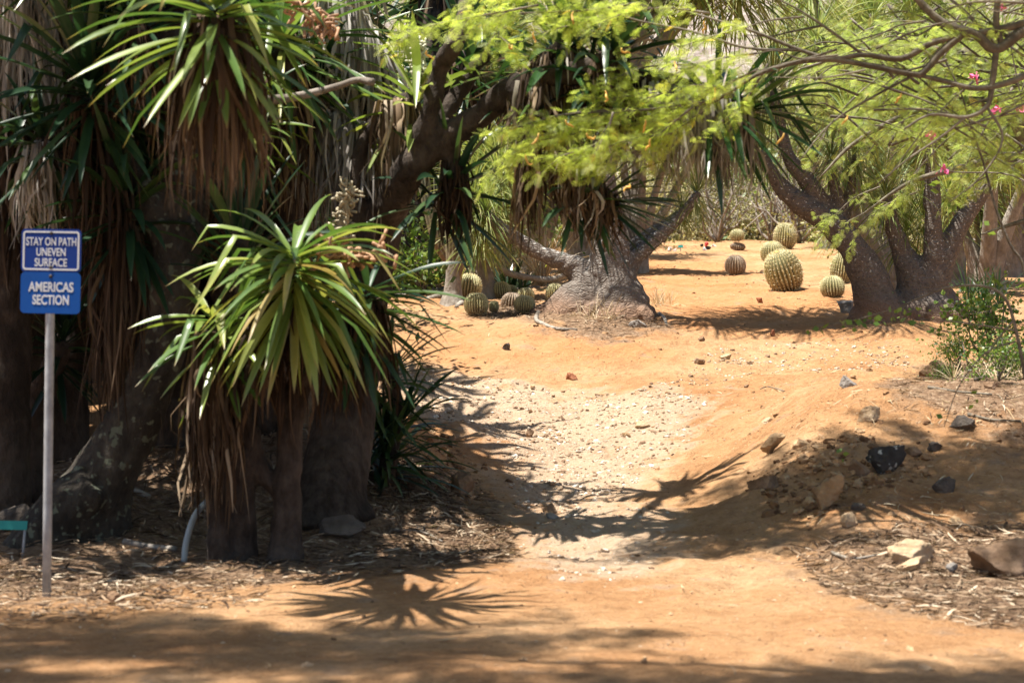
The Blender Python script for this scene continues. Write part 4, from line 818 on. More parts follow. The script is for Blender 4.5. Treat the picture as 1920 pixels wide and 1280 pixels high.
for k, q in enumerate([[(1010, 10), (900, 30), (800, 50), (742, 78)], [(1200, 5), (1100, 20), (980, 25), (870, 40)], [(1330, 190), (1200, 207), (1060, 215), (950, 245)], [(1200, 212), (1080, 250), (990, 270), (930, 312)], [(1300, 120), (1200, 128), (1120, 165)], [(1420, 100), (1340, 112), (1250, 145)], [(1260, 250), (1160, 268), (1070, 305)], [(1380, 170), (1300, 160), (1210, 185)],
                       [(1150, 25), (1080, 45), (1020, 60)], [(1300, 205), (1200, 232), (1100, 235)], [(1330, 25), (1240, 15), (1150, 30)], [(1400, 50), (1330, 70), (1270, 90)], [(1350, 180), (1290, 230), (1230, 265)], [(1130, 210), (1050, 245), (980, 262)], [(960, 20), (930, 60), (960, 90)], [(1420, 130), (1380, 150), (1340, 170)], [(1200, 30), (1100, -10), (1000, -20)], [(1010, 10), (960, -20), (880, -10)], [(1250, 200), (1180, 180), (1110, 195)], [(1440, 120), (1390, 200), (1330, 240)], [(1150, 210), (1130, 262), (1060, 290), (1000, 300)], [(1300, 200), (1250, 240), (1180, 300), (1120, 310)]]):
    sp(q, 900 + k, 10.9 + .12 * (k % 5), **LT)
# pods hanging in the sprays
pods = MB(); r = RS(5)
for px, py in [(800, 95), (1000, 60), (1075, 22), (1060, 225), (985, 290), (1180, 345), (1100, 250), (1135, 170), (1265, 115), (1340, 165), (1165, 90), (960, 85), (1210, 225), (1320, 40), (1690, 175), (1590, 215), (1470, 250), (1220, 260), (1010, 250)]:
    c = P(px, py, 10.8); q = [c]; d = np.array([r.uniform(-.4, .4), r.uniform(-.3, .3), -1.])
    for e in range(4): q.append(q[-1] + d * .02); d = nrm(d + r.randn(3) * .7)
    pods.tube(q, [.003, .006, .007, .006, .003], 6, 3)
M['pod'] = plain_mat('yellow_pod', (.62, .36, .07), .6, 0, .3)
# right hand drapery of the same crown
r = RS(77)
for k in range(26):
    px = r.uniform(1660, 2000); py = r.uniform(-20, 230)
    an = r.uniform(-1., 1.); dx, dy = -100 * math.cos(an) * r.choice([1, 1, -1]), 90 * math.sin(an)
    sp([(px - dx, py - dy), (px, py), (px + dx * .8, py + dy * .8 + 20), (px + dx * 1.4, py + dy * 1.2 + 50)], 1000 + k, r.uniform(11.0, 13.), dens=.4, tint=(.15, .85), L=(.045, .075), tw=(.10, .28))
# crown above the frame, which shades the near path and the right bank
for k in range(88):
    if k < 24: x, y, z = r.uniform(.3, 2.9), r.uniform(11.6, 12.5), r.uniform(5.2, 6.0)
    elif k < 40: x, y, z = r.uniform(-2.4, .8), r.uniform(6.6, 7.3), r.uniform(7.0, 8.4)
    elif k < 82: x, y, z = r.uniform(-6.2, -1.9), r.uniform(6.7, 8.5), r.uniform(7., 8.6)
    else: x, y, z = r.uniform(2.4, 4.2), r.uniform(9.0, 11.5), r.uniform(3.8, 4.4)
    acacia_spray(fol, wood, [np.array([x + .5, y, z + .1]), np.array([x, y, z]), np.array([x - .5, y + r.uniform(-.3, .3), z - .1]), np.array([x - .9, y + r.uniform(-.4, .4), z - .3])], 1100 + k, dens=.8, tint=(.2, .8), L=(.08, .13), tw=(.2, .5))
for a, b in (((3.9, 11.2, 3.6), (2.4, 8.4, 6.2)), ((2.4, 8.4, 6.2), (-.6, 7.1, 7.6)), ((-.6, 7.1, 7.6), (-3.2, 7.5, 7.9)), ((-3.2, 7.5, 7.9), (-6., 7.7, 7.7)), ((4.1, 11.3, 3.1), (1.2, 12., 5.5))):
    a = np.array(a); b = np.array(b); wood.tube([a, (a + b) / 2 + [0, .1, .15], b], [.045, .03, .018], 8, 5, .5, .1)
wood.build('branches', M['bark_acacia'], t); fol.build('foliage', M['acacia'], t); pods.build('seed_pods', M['pod'], t)

# second acacia, further back, hanging in front of the right trunks
a2 = P(2030, 640, 17.5); a2[2] = float(gz(a2[0], a2[1]))
t = empty('acacia_tree', a2, 'leafy acacia hanging dense yellow green curtains before the right trunks', 'tree', 'acacia trees')
wood = MB(); fol = MB()
mbt = MB(); limb(mbt, [(2030, 680, 17.5), (2010, 500, 17.4), (1960, 330, 17.2), (1900, 200, 17.0), (1800, 100, 16.8)], 17, [.2, .15, .13, .11, .07], 12, .08, 83); mbt.build('trunk', M['bark_acacia'], t)
br([(1960, 330), (1880, 300), (1780, 320), (1700, 345), (1620, 400)], .05, .008, 17.2); br([(1900, 200), (1800, 190), (1690, 220), (1600, 270), (1540, 330)], .05, .008, 17); br([(1980, 400), (1900, 420), (1840, 440)], .03, .008, 17.2); br([(1800, 100), (1650, 90), (1500, 130)], .05, .008, 16.8)
for k, q in enumerate([[(1650, 350), (1600, 372), (1560, 410), (1535, 440)], [(1620, 400), (1585, 420), (1572, 450)], [(1720, 360), (1650, 390), (1610, 430)]]):
    sp(q, 1200 + k, 17., dens=.7, tint=(.35, .95), L=(.05, .09), tw=(.12, .28))
r = RS(78)
for k in range(125):
    px = r.uniform(1590, 2000); py = r.uniform(40, 230 + (px - 1570) * .25)
    an = r.uniform(-1.1, 1.1); dx, dy = -75 * math.cos(an) * r.choice([1, 1, -1]), 75 * math.sin(an)
    sp([(px - dx, py - dy), (px, py), (px + dx * .8, py + dy * .8 + 14), (px + dx * 1.3, py + dy * 1.2 + 40)], 1300 + k, r.uniform(15.8, 18.6), dens=.55, thick=.014, tint=(.2, .95), L=(.05, .085), tw=(.12, .34))
wood.build('branches', M['bark_acacia'], t); fol.build('foliage', M['acacia_far'], t)

# ---------------------------------------------------------------- shrubs
s1 = shrub_proto(801, 1.6, 1.0, 1700, .085, 'shrub', 'light green shrub left of the candelabra cactus', 'shrub', group='leafy shrubs', clump=.22)
put(s1, 800, 27.5, .2, 1.1)
s2 = shrub_proto(802, 1.1, .75, 1150, .05, 'shrub', 'round leaved green shrub beside the right trunk foot', 'shrub', name='leafy_bush', group='leafy shrubs', clump=.2, aspect=.75)
put(s2, 1855, 17.2, .4, 1.0, .15)
for px, Y, rz, s, lab in [(1872, 14.3, 2., .5, 'low feathery green shrub at the right edge above the litter'), (1765, 16.4, 3.3, .32, 'sprig of green leaves beside the long boulder'), (1925, 16.0, 4.2, .6, 'green shrub cut by the right edge of the photo'), (1800, 18.5, 5.1, .5, 'leafy green shrub low against the right trunk')]:
    put(tag(copy_tree(s2), lab), px, Y, rz, s)
s3 = shrub_proto(803, 3.4, 2.4, 6500, .11, 'shrub_dry', 'sunlit grey green bush at the path crest', 'bush', name='dry_bush', group='sunlit bushes behind the crest', clump=.3, stems=14)
put(s3, 1330, 62, .3, 1.)
for px, Y, rz, s, lab in [(1430, 64, 1.5, 1.2, 'pale dry bush behind the topmost barrel cactus'), (1240, 60, 2.5, 1.1, 'grey green bush left of the path crest'), (1520, 60, 3.5, 1.1, 'dry bush behind the forked right limb'), (1650, 46, 4.5, 1.0, 'dry bush behind the right trunks'), (1130, 50, 5.5, 1.1, 'pale bush seen past the central trunk'), (1780, 42, .5, 1., 'dry bush behind the right shrubs'), (1900, 40, 1.2, 1.1, 'dry bush far back at the right edge')]:
    put(tag(copy_tree(s3), lab), px, Y, rz, s)
s5 = shrub_proto(805, 2.6, 3.4, 500, .07, 'shrub_dry', 'bare pale branched bush behind the topmost barrel cactus', 'bush', 'bark_pony', 'bare_bush', 'bare bushes at the crest', clump=.2, stems=16)
put(s5, 1445, 58, .4, 1.)
for px, Y, rz, s, lab in [(1345, 57, 1.4, .9, 'bare pale branched bush near the crest centre, left of the barrels'), (1245, 55, 2.4, .8, 'bare pale branched bush at the crest beside the far teal marker'), (1500, 56, 3.3, 1.1, 'bare pale branched bush behind the forked right limb')]:
    put(tag(copy_tree(s5), lab), px, Y, rz, s)
s4 = shrub_proto(804, 3.6, 2.6, 6500, .12, 'shrub', 'bright green bush behind the crest bushes', 'bush', group='green bushes behind the crest', clump=.3, stems=14)
put(s4, 1370, 70, .3, 1.2)
for px, Y, rz, s, lab in [(1270, 72, 1.5, 1.5, 'green bush up the slope left of the crest'), (1470, 72, 2.5, 1.6, 'green bush up the slope right of the crest'), (1010, 52, 3.5, 1.3, 'green bush behind the ponytail palms at centre'), (900, 48, 4.5, 1.4, 'green bush behind the candelabra arms'), (1620, 60, 5.5, 1.8, 'tall green bush far behind the right limbs'), (1800, 55, .5, 1.8, 'tall green bush far back at right'), (780, 42, 1.1, 1.4, 'green bush filling the gap right of the dark limb'), (1930, 50, 2.2, 1.8, 'tall green bush at the far right'), (640, 36, .2, 1.6, 'sunlit green bush showing through the thicket gaps'), (400, 30, 3.2, 1.7, 'sunlit green bush behind the thicket middle'), (120, 30, 4.2, 1.8, 'sunlit green bush behind the thicket left side'), (840, 33, 2.9, 1.0, 'yellowish green bush right behind the cactus trunk')]:
    put(tag(copy_tree(s4), lab), px, Y, rz, s)
# dry straw grass and agave near the ponytail palm
def grass_tuft(name, label, px, Y, n, L, w, mat, seed, th=(3, 70), dr=.9, cat='grass clump', group=None, base=.3, tint=(.2, 1.)):
    x = (px - CX) / F * Y; b = np.array([x, Y, float(gz(x, Y))]); t = empty(name, b, label, cat, group); r = RS(seed); mb = MB()
    for k in range(5): rosette(mb, b + np.array([r.uniform(-base, base), r.uniform(-base, base), .02]), (0, 0, 1), n // 5, L, w, seed + k, th, dr, .05, tint, 7, .02, 0, .35)
    mb.build('blades', M[mat], t)
grass_tuft('dry_grass_clump', 'straw coloured grass clump between palm tufts and central trunk', 962, 29.5, 700, 1.0, .012, 'straw', 31, group='dry grass clumps', base=.55)
grass_tuft('dry_grass_clump', 'low pale grass clump right of the central trunk, by the red rock', 1225, 24.2, 160, .22, .006, 'straw', 32, group='dry grass clumps')
grass_tuft('dry_grass_clump', 'grey dry stems sprouting at the foot of the central trunk', 1122, 21.45, 60, .30, .007, 'straw', 33, group='dry grass clumps', base=.2)
grass_tuft('agave_plant', 'dark blue green agave in shade behind the left barrel cacti', 985, 27.2, 70, .5, .05, 'yucca_dark', 34, (10, 85), .2, 'agave')
grass_tuft('grass_plant', 'dark grassy plant in shade behind the right elephant foot base', 1835, 24.5, 160, .6, .018, 'yucca_dark', 35, (4, 90), 1.5, 'plant', None, .3)
grass_tuft('dry_grass_clump', 'thin dry grass on the right bank below the shrubs', 1830, 15.2, 140, .22, .005, 'straw', 36, (20, 85), .6, group='dry grass clumps', base=.35)
grass_tuft('dry_grass_clump', 'sparse dry grass at the right edge beside the twigs', 1905, 15.5, 140, .25, .005, 'straw', 37, (20, 85), .6, group='dry grass clumps', base=.3)
def patch(t, pix, Y, r0, r1, mat, name, seg=7): mb = MB(); mb.tube([P(*q) if len(q) > 2 else P(q[0], q[1], Y) for q in pix], np.linspace(r0, r1, len(pix)), seg, 5, .5, .1, 3); return mb.build(name, M[mat], t)
# slender leafy branch reaching over the path from the right
bb_ = P(1925, 700, 11.6); bb_[2] = float(gz(bb_[0], bb_[1]))
t = empty('leafy_twig', bb_, 'slender bare branch with few round leaves hanging before the right trunk', 'branch')
mb = MB()
for pix, a, b in (([(1925, 720), (1905, 620), (1885, 560), (1848, 537), (1780, 538), (1720, 560), (1680, 578), (1612, 598)], .012, .003), ([(1680, 578), (1600, 600), (1530, 612)], .004, .0015), ([(1905, 620), (1840, 610), (1760, 600), (1690, 600)], .007, .002), ([(1905, 640), (1850, 660), (1800, 720), (1770, 800)], .006, .002), ([(1900, 600), (1860, 650), (1830, 700)], .006, .002)):
    mb.tube([P(q[0], q[1], 11.6) for q in pix], np.linspace(a, b, len(pix)), 6, 5, .5, .15, 3)
mb.build('stem', M['bark_acacia'], t)
r = RS(9); c = np.array([P(px + r.uniform(-9, 9), py + r.uniform(-7, 7), 11.6 + r.uniform(-.15, .15)) for px, py in [(1524, 618), (1545, 620), (1600, 612), (1615, 606), (1632, 606), (1640, 600), (1655, 600), (1668, 590), (1680, 600), (1690, 580), (1605, 615), (1590, 618), (1760, 610), (1700, 590), (1720, 605), (1585, 605), (1625, 600), (1648, 608), (1770, 790), (1575, 855), (1580, 848), (1830, 752), (1822, 740)] * 2])
mb = MB(); leaves_cloud(mb, c, len(c), .05, 4, (.35, .8), .1, .7); mb.build('leaves', M['shrub'], t)
# reddish vine stem
vb = P(1935, 560, 13.); vb[2] = float(gz(vb[0], vb[1]))
t = empty('vine_stem', vb, 'bare brown vine stem curving down the right side', 'vine')
patch(t, [(1760, 90), (1800, 170), (1818, 230), (1843, 302), (1867, 390), (1895, 460), (1922, 512), (1940, 700)], 13., .006, .011, 'bark_acacia', 'stem')
r = RS(3); mb = MB(); c = np.array([P(px + r.uniform(-14, 14), py + r.uniform(-14, 14), 13.) for px, py in [(1805, 175), (1808, 195), (1815, 205), (1768, 355), (1790, 380), (1850, 430), (1795, 170)] * 3]); leaves_cloud(mb, c, len(c), .06, 4, (.5, .9), .2, .8); mb.build('leaves', M['shrub'], t)
M['pink'] = plain_mat('pink_petal', (.75, .16, .34), .6, 0, .2)
fb_ = P(1752, 700, 15.5); fb_[2] = float(gz(fb_[0], fb_[1]))
t = empty('flowering_vine', fb_, 'thin climbing vine with scattered pink flowers in the right foliage', 'vine')
mb = MB(); mb.tube([P(1990, 640, 15.5), P(1960, 400, 15.5), P(1900, 330, 15.5), P(1770, 318, 15.5), P(1745, 256, 15.5)], [.012, .01, .008, .005, .003], 6, 5); mb.tube([P(1960, 400, 15.5), P(1920, 210, 15.5), P(1880, 15, 15.5)], [.01, .007, .004], 6, 5); mb.build('stem', M['bark_acacia'], t)
r = RS(8)
for px, py in [(1745, 256), (1770, 318), (1880, 15), (1830, 144), (1870, 205), (1917, 205), (1765, 98)]:
    mb = MB(); leaves_cloud(mb, P(px, py, 15.4) + r.randn(12, 3) * .016, 12, .045, int(px), (.3, .7), .2, .8); mb.build('flower', M['pink'], t)

# ---------------------------------------------------------------- rocks
n_rock = 0
def rock(px, pyb, w, h, mat, lab, tilt=0., sink=.22, cuts=16, rough=.09, depth=.8, cat='rock'):
    global n_rock
    n_rock += 1; g = ground(px, pyb)[0]; W_ = w / F * g[1]; H_ = h / F * g[1] * (1 + sink)
    v = rock_shape(1000 + n_rock, (W_, max(W_, H_) * depth * .8, H_), cuts, rough)
    if tilt: v = v @ rot_y(tilt).T
    z0 = v[:, 2].min(); v = v + [0, 0, -z0 - sink * H_]
    c = np.array([g[0], g[1] + W_ * .3, float(gz(g[0], g[1] + W_ * .3))])
    o = link_mesh('rock', v, np.zeros((0, 4), np.int64), ICO3[1], M[mat]); o.location = tuple(c)
    tag(o, lab, cat, 'loose rocks'); return o
for a in [(1072, 707, 23, 14, 'r_red', 'reddish brown block of rock alone on the slope below the central trunk'),
          (994, 819, 16, 19, 'r_brown', 'small upright pitted stone standing in the pale gravel'),
          (1593, 728, 36, 26, 'r_grey', 'angular dark grey rock on open dirt left of the long boulder'),
          (1757, 709, 62, 36, 'r_brown', 'long grey brown boulder near the sprig of leaves'),
          (1453, 856, 54, 26, 'r_ochre', 'bright ochre slab tilted on the sunlit right bank', -.6),
          (1666, 884, 78, 52, 'r_lichen', 'black lava rock speckled with white lichen on the right bank'),
          (1614, 894, 44, 34, 'r_brown', 'blocky brown rock touching the lichen speckled one'),
          (1556, 966, 86, 38, 'r_ochre', 'tall brown slab leaning upright on the shaded right bank', -1.05),
          (1594, 1000, 34, 27, 'r_tan', 'smooth tan egg shaped stone below the leaning slab'),
          (1610, 972, 28, 16, 'r_dark', 'small dark stone just above the egg shaped one'),
          (1434, 936, 58, 26, 'r_brown', 'half buried dark rock where the right bank meets the path', -.35, .3),
          (1631, 790, 46, 32, 'r_tan', 'pointed pale brown rock half buried at top of right bank', 0, .25),
          (1772, 917, 48, 32, 'r_dark', 'jagged dark rock alone in the right shade'),
          (1755, 836, 30, 17, 'r_dark', 'dark wedge stone right above the lichen rock'),
          (1713, 846, 40, 16, 'r_brown', 'low dark brown stone right of the lichen rock'),
          (1793, 980, 32, 17, 'r_ochre', 'yellow topped stone half sunk in the lower right dirt'),
          (1712, 1066, 96, 50, 'r_tan', 'broad flat topped tan rock in the leaf litter', .1, .45),
          (1712, 1080, 56, 26, 'r_tan', 'flat tan flake leaning on the broad tan rock', -.35, .15),
          (1902, 1088, 150, 84, 'r_brown', 'big grey boulder cut by the right edge', 0, .15),
          (1786, 1078, 24, 20, 'r_grey', 'small grey stone in litter left of the big boulder'),
          (866, 932, 46, 52, 'r_brown', 'brown boulder on the left bank beside the dry leaves'),
          (848, 834, 18, 24, 'r_brown', 'small brown stone on the left bank by the strap leaves'),
          (1031, 956, 28, 20, 'r_brown', 'dark brown stone where the gravel path enters shade'),
          (1036, 967, 26, 12, 'r_grey', 'flat grey stone leaning under the dark brown stone'),
          (1588, 588, 34, 26, 'r_grey', 'grey brown rock wedged between cactus and right trunk'),
          (1205, 796, 32, 13, 'r_tan', 'flat tan rock in the upper gravel, middle of path'),
          (1175, 817, 17, 10, 'r_ochre', 'small orange stone below the flat tan rock'),
          (949, 659, 15, 14, 'r_dark', 'small purple brown stone on the slope below the left barrels'),
          (1362, 671, 22, 11, 'r_tan', 'pale stone at the start of the right rubble strip'),
          (1312, 680, 22, 11, 'r_brown', 'low brown stone below the pale one on the slope'),
          (1316, 642, 14, 9, 'r_brown', 'small brown stone on bare dirt right of the central mound'),
          (1449, 632, 9, 13, 'r_red', 'small upright red stone at the front of the shaded hollow'),
          (1352, 614, 14, 8, 'r_red', 'small red stone lying inside the shaded hollow'),
          (1425, 571, 13, 11, 'r_red', 'small red stone at the top of the shaded hollow'),
          (1440, 784, 24, 12, 'r_tan', 'pinkish stone on the sunlit slope above the ochre slab'),
          (1184, 553, 18, 24, 'r_red', 'rusty red rock just right of the central trunk'),
          (1197, 625, 36, 18, 'r_grey', 'dark stump like stone at the foot of the central trunk'),
          (1198, 1001, 17, 13, 'r_tan', 'pale stone standing in the shaded middle of the path'),
          (1222, 960, 13, 9, 'r_brown', 'small brown stone where the shade begins right of centre'),
          (216, 1126, 36, 24, 'r_brown', 'brown stone on the ground right of the sign post'),
          (1808, 800, 52, 22, 'r_dark', 'dark crumbly clod by the fallen branch at right'),
          (1860, 734, 30, 14, 'r_brown', 'brown stone under the low feathery shrub'),
          (1400, 783 - 60, 10, 7, 'r_brown', 'tiny dark stone on the smooth dirt right of the gravel'),
          (640, 1003, 92, 40, 'r_dark', 'grey lumpy rock at the foot of the front yucca', 0, .2),
          (28, 1000, 70, 54, 'r_dark', 'shaded grey rock behind the teal plant marker')]:
    rock(*a)

# gravel, pebbles and litter: nobody could count these
def pebbles(name, polys, n, smin, smax, mat, seed, label, extra=None):
    r = RS(seed); P_ = []
    for pl, k in polys:
        pl = np.asarray(pl); lo, hi = pl.min(0), pl.max(0); q = r.uniform(lo, hi, (k * 4, 2)); q = q[inpoly(q[:, 0], q[:, 1], pl)][:k]; P_.append(q)
    q = np.vstack(P_); q = q[n2(q[:, 0], q[:, 1], 1.3, 91) + .6 * n2(q[:, 0], q[:, 1], 4., 93) > -.22 + .25 * r.randn(len(q))]; N = len(q); v, f = ICO1; s = smin * (smax / smin) ** (r.rand(N) ** 2.6)
    A = r.randn(N, 3, 3); U = np.linalg.qr(A)[0]; sc3 = r.uniform(.5, 1.25, (N, 1, 3)); V = (v[None] * sc3 * (1 + .22 * r.randn(N, len(v), 1))) @ U
    V[..., 2] *= .7; V = V * s[:, None, None] * .5; z = gz(q[:, 0], q[:, 1]); V = V + np.stack([q[:, 0], q[:, 1], z + s * .02], -1)[:, None]
    T = f[None] + (np.arange(N) * len(v))[:, None, None]; mb = MB(); mb.add(V, None, T.reshape(-1, 3), np.repeat(r.rand(N), len(v)))
    return tag(mb.build(name, mat, None, False), label, None, None, 'stuff')
M['pebble'] = leaf_mat('gravel_stone', [(0, (.15, .09, .055)), (.25, (.34, .235, .15)), (.7, (.48, .38, .285)), (1, (.64, .58, .50))], .9, 0, .2)
M['grit'] = leaf_mat('dirt_grit', [(0, (.14, .075, .038)), (.5, (.36, .215, .115)), (1, (.56, .42, .28))], .9, 0, .2)
M['pebble_dark'] = leaf_mat('dirt_clod', [(0, (.12, .062, .03)), (.5, (.30, .17, .085)), (1, (.46, .31, .18))], .9, 0, .2)
pebbles('gravel', [(GRAVEL[0], 8000), (GRAVEL[1], 3000), (GRAVEL[2], 500)], 0, .006, .05, M['pebble'], 1, 'pale gravel strewn along the path')
wide = wpoly([(600, 640), (900, 560), (1300, 480), (1650, 560), (1950, 640), (1950, 1270), (-30, 1270), (-30, 1120), (800, 1080), (960, 980), (860, 840), (760, 760)])
pebbles('dirt_clods', [(wide, 2000), (wpoly([(1480, 800), (1900, 760), (1950, 1000), (1500, 1000)]), 500), (wpoly([(780, 760), (960, 900), (980, 1000), (800, 930)]), 260)], 0, .008, .06, M['pebble_dark'], 2, 'small clods and pebbles scattered over the dirt')
pebbles('grit', [(wide, 16000), (wpoly([(1300, 700), (1900, 700), (1950, 900), (1500, 860), (1250, 900)]), 3000)], 0, .005, .02, M['grit'], 22, 'fine grit and crumbs over the bare dirt')
pebbles('crumbled_soil', [(wpoly([(1400, 930), (1480, 850), (1600, 810), (1760, 850), (1700, 900), (1560, 980), (1440, 975)]), 420), (wpoly([(800, 790), (880, 850), (930, 930), (860, 960), (790, 900)]), 260)], 0, .02, .11, M['pebble_dark'], 12, 'crumbled clods of soil on the shaded banks')
def litter(name, polys, seed, mat, label, L=(.03, .20), w=(.004, .015)):
    r = RS(seed); P_ = []
    for pl, k in polys:
        pl = np.asarray(pl); lo, hi = pl.min(0), pl.max(0); q = r.uniform(lo, hi, (k * 5, 2)); P_.append(q[inpoly(q[:, 0], q[:, 1], pl)][:k])
    q = np.vstack(P_); N = len(q); K = 5; az = r.uniform(0, 6.28, N); ln = L[0] * (L[1] / L[0]) ** (r.rand(N) ** 1.8); t_ = np.linspace(-.5, .5, K)
    cv = r.uniform(-.5, .5, N); x = q[:, :1] + (np.cos(az)[:, None] * t_ - np.sin(az)[:, None] * cv[:, None] * (t_ ** 2 - .1)) * ln[:, None]; y = q[:, 1:] + (np.sin(az)[:, None] * t_ + np.cos(az)[:, None] * cv[:, None] * (t_ ** 2 - .1)) * ln[:, None]
    z = gz(x, y) + r.uniform(.004, .03, N)[:, None] + r.uniform(-.18, .18, N)[:, None] * t_ * ln[:, None] + .10 * ln[:, None] * np.maximum(0, r.randn(N))[:, None] * (.25 - t_ ** 2)
    C = np.stack([x, y, z], -1); S = np.stack([-np.sin(az), np.cos(az), r.uniform(-.9, .9, N)], -1); S = nrm(S)[:, None] * np.ones((1, K, 1)); W = (r.uniform(w[0], w[1], N) * np.minimum(1, ln / .08 + .2))[:, None] * np.array([.35, .9, 1, .8, .2])
    mb = MB(); mb.ribbon(C, W, S, .15, r.rand(N)); return tag(mb.build(name, mat, None), label, None, None, 'stuff')
M['litter'] = leaf_mat('leaf_litter', [(0, (.045, .025, .015)), (.5, (.14, .085, .05)), (.85, (.30, .21, .135)), (1, (.56, .46, .34))], .85, .08, .2, None, 1.2)
litter('leaf_litter', [(LITTER[0], 9000), (LITTER[1], 4600), (LITTER[2], 2200), (LITTER[3], 900), (LITTER[4], 900), (wpoly([(-40, 1060), (520, 1090), (480, 1130), (60, 1180), (-40, 1180)]), 1500), (wpoly([(660, 860), (800, 880), (960, 1000), (980, 1050), (820, 1050), (700, 960)]), 2600)], 3, M['litter'], 'dry leaves and bark chips littering the ground')
litter('twig_litter', [(wide, 700), (wpoly([(1480, 780), (1950, 740), (1950, 1000), (1480, 1000)]), 500)], 4, M['straw'], 'thin dry straws scattered across the dirt', (.03, .16), (.003, .007))
def stick(pix, r0, r1, mat, lab, lift=.015, name='stick', cat='stick', group='fallen sticks'):
    g = ground([p[0] for p in pix], [p[1] for p in pix]) + [0, 0, lift]; c = g.mean(0); mb = MB(); mb.tube(g - c, np.linspace(r0, r1, len(g)), 7, 4, .5, .2, 5); o = mb.build(name, M[mat]); o.location = tuple(c); return tag(o, lab, cat, group)
stick([(232, 1024), (280, 1026), (330, 1028)], .022, .018, 'bark_grey', 'short thick log under the thicket left of the hose')
stick([(225, 930), (250, 934), (280, 940)], .025, .02, 'bark_grey', 'shaded log piece deep under the thicket')
stick([(1740, 735), (1800, 742), (1860, 748)], .012, .008, 'bark_acacia', 'thin dead stick lying below the low shrub')
stick([(1815, 780), (1860, 790), (1915, 800)], .014, .006, 'bark_acacia', 'dark fallen branch beside the crumbly clod')
stick([(1830, 722), (1870, 712), (1920, 690)], .02, .012, 'bark_acacia', 'thicker fallen branch at the right edge')
stick([(1470, 735), (1440, 728), (1425, 733)], .006, .004, 'bark_acacia', 'tiny twig on the dirt above the pinkish stone')
stick([(735, 986), (790, 995), (830, 1005)], .010, .006, 'bark_pony', 'pale stick on the shaded dirt below the strap leaves')
stick([(1560, 1048), (1600, 1058), (1650, 1050)], .012, .006, 'bark_pony', 'pale chip stick in the right litter')
hp = ground([345, 352, 365], [1050, 1005, 945]); hp = np.vstack([hp[0] + [0, 0, .02], hp[0] + [.01, .03, .14], hp[0] + [.05, .1, .28], hp[0] + [.12, .25, .36]]); c = hp[0].copy(); mb = MB(); mb.tube(hp - c, [.018] * 4, 10, 5)
M['pvc'] = plain_mat('grey_pvc', (.30, .33, .33), .5, 0, .15); o = mb.build('water_pipe', M['pvc']); o.location = tuple(c); tag(o, 'grey bent water pipe rising from litter beside the front yucca', 'pipe')

# ---------------------------------------------------------------- signs
def painted(name, c, rough=.6):
    m = plain_mat(name, c, rough, 0, .10, 5); m.node_tree.nodes['Principled BSDF'].inputs['Specular IOR Level'].default_value = .2; return m
M['blue1'] = painted('sign_blue_dark', (.006, .034, .21)); M['blue2'] = painted('sign_blue', (.004, .07, .31)); M['white'] = painted('sign_white', (.62, .64, .66)); M['galv'] = plain_mat('galvanised_steel', (.30, .315, .33), .5, .0, .3, 14); M['bolt'] = plain_mat('rusty_bolt', (.05, .04, .035), .6, .3, .3)
def rounded(w, h, r, n=8):
    o = []
    for cx, cz, a0 in ((w / 2 - r, h / 2 - r, 0), (-w / 2 + r, h / 2 - r, 90), (-w / 2 + r, -h / 2 + r, 180), (w / 2 - r, -h / 2 + r, 270)):
        for k in range(n + 1): a = radians(a0 + 90 * k / n); o.append((cx + r * math.cos(a), cz + r * math.sin(a)))
    return np.array(o)
def plate(mb, w, h, r, y0, y1, hole=None):
    o = rounded(w, h, r); n = len(o); k = np.arange(n); j = np.roll(k, -1)
    F_ = np.column_stack([o[:, 0], np.full(n, y0), o[:, 1]]); B_ = np.column_stack([o[:, 0], np.full(n, y1), o[:, 1]])
    if hole is None:
        V = np.vstack([F_, B_, [[0, y0, 0]], [[0, y1, 0]]]); mb.add(V, np.stack([k, k + n, j + n, j], -1), np.vstack([np.stack([k, j, np.full(n, 2 * n)], -1), np.stack([j + n, k + n, np.full(n, 2 * n + 1)], -1)]))
    else:
        i = rounded(w - 2 * hole, h - 2 * hole, max(r - hole, .002)); Fi = np.column_stack([i[:, 0], np.full(n, y0), i[:, 1]]); Bi = np.column_stack([i[:, 0], np.full(n, y1), i[:, 1]])
        mb.add(np.vstack([F_, B_, Fi, Bi]), np.vstack([np.stack([k, j, j + 2 * n, k + 2 * n], -1), np.stack([k, k + n, j + n, j], -1), np.stack([k + 2 * n, j + 2 * n, j + 3 * n, k + 3 * n], -1)]))
def lettering(txt, width, height, cx, cz, y, mat, parent, bold=.012):
    cu = bpy.data.curves.new('txt', 'FONT'); cu.body = txt; cu.align_x = 'CENTER'; cu.size = 1; cu.extrude = .004; cu.offset = bold; cu.resolution_u = 6
    o = bpy.data.objects.new('txt', cu); sc.collection.objects.link(o); bpy.context.view_layer.update(); me = bpy.data.meshes.new_from_object(o.evaluated_get(bpy.context.evaluated_depsgraph_get()))
    bpy.data.objects.remove(o); bpy.data.curves.remove(cu)
    n = len(me.vertices); co = np.zeros(n * 3, np.float32); me.vertices.foreach_get('co', co); co = co.reshape(-1, 3); lo, hi = co.min(0), co.max(0)
    v = np.stack([(co[:, 0] - (lo[0] + hi[0]) / 2) / (hi[0] - lo[0]) * width + cx, y - (co[:, 2] > 0) * .0012, (co[:, 1] - (lo[1] + hi[1]) / 2) / (hi[1] - lo[1]) * height + cz], -1)
    me.vertices.foreach_set('co', v.astype(np.float32).ravel()); me.update(); me.materials.clear(); me.materials.append(M[mat])
    ob = bpy.data.objects.new('lettering', me); sc.collection.objects.link(ob); ob.parent = parent; return ob
sg = ground(87, 1119)[0]; sY = sg[1]; u = sY / F     # metres per photo pixel at the post
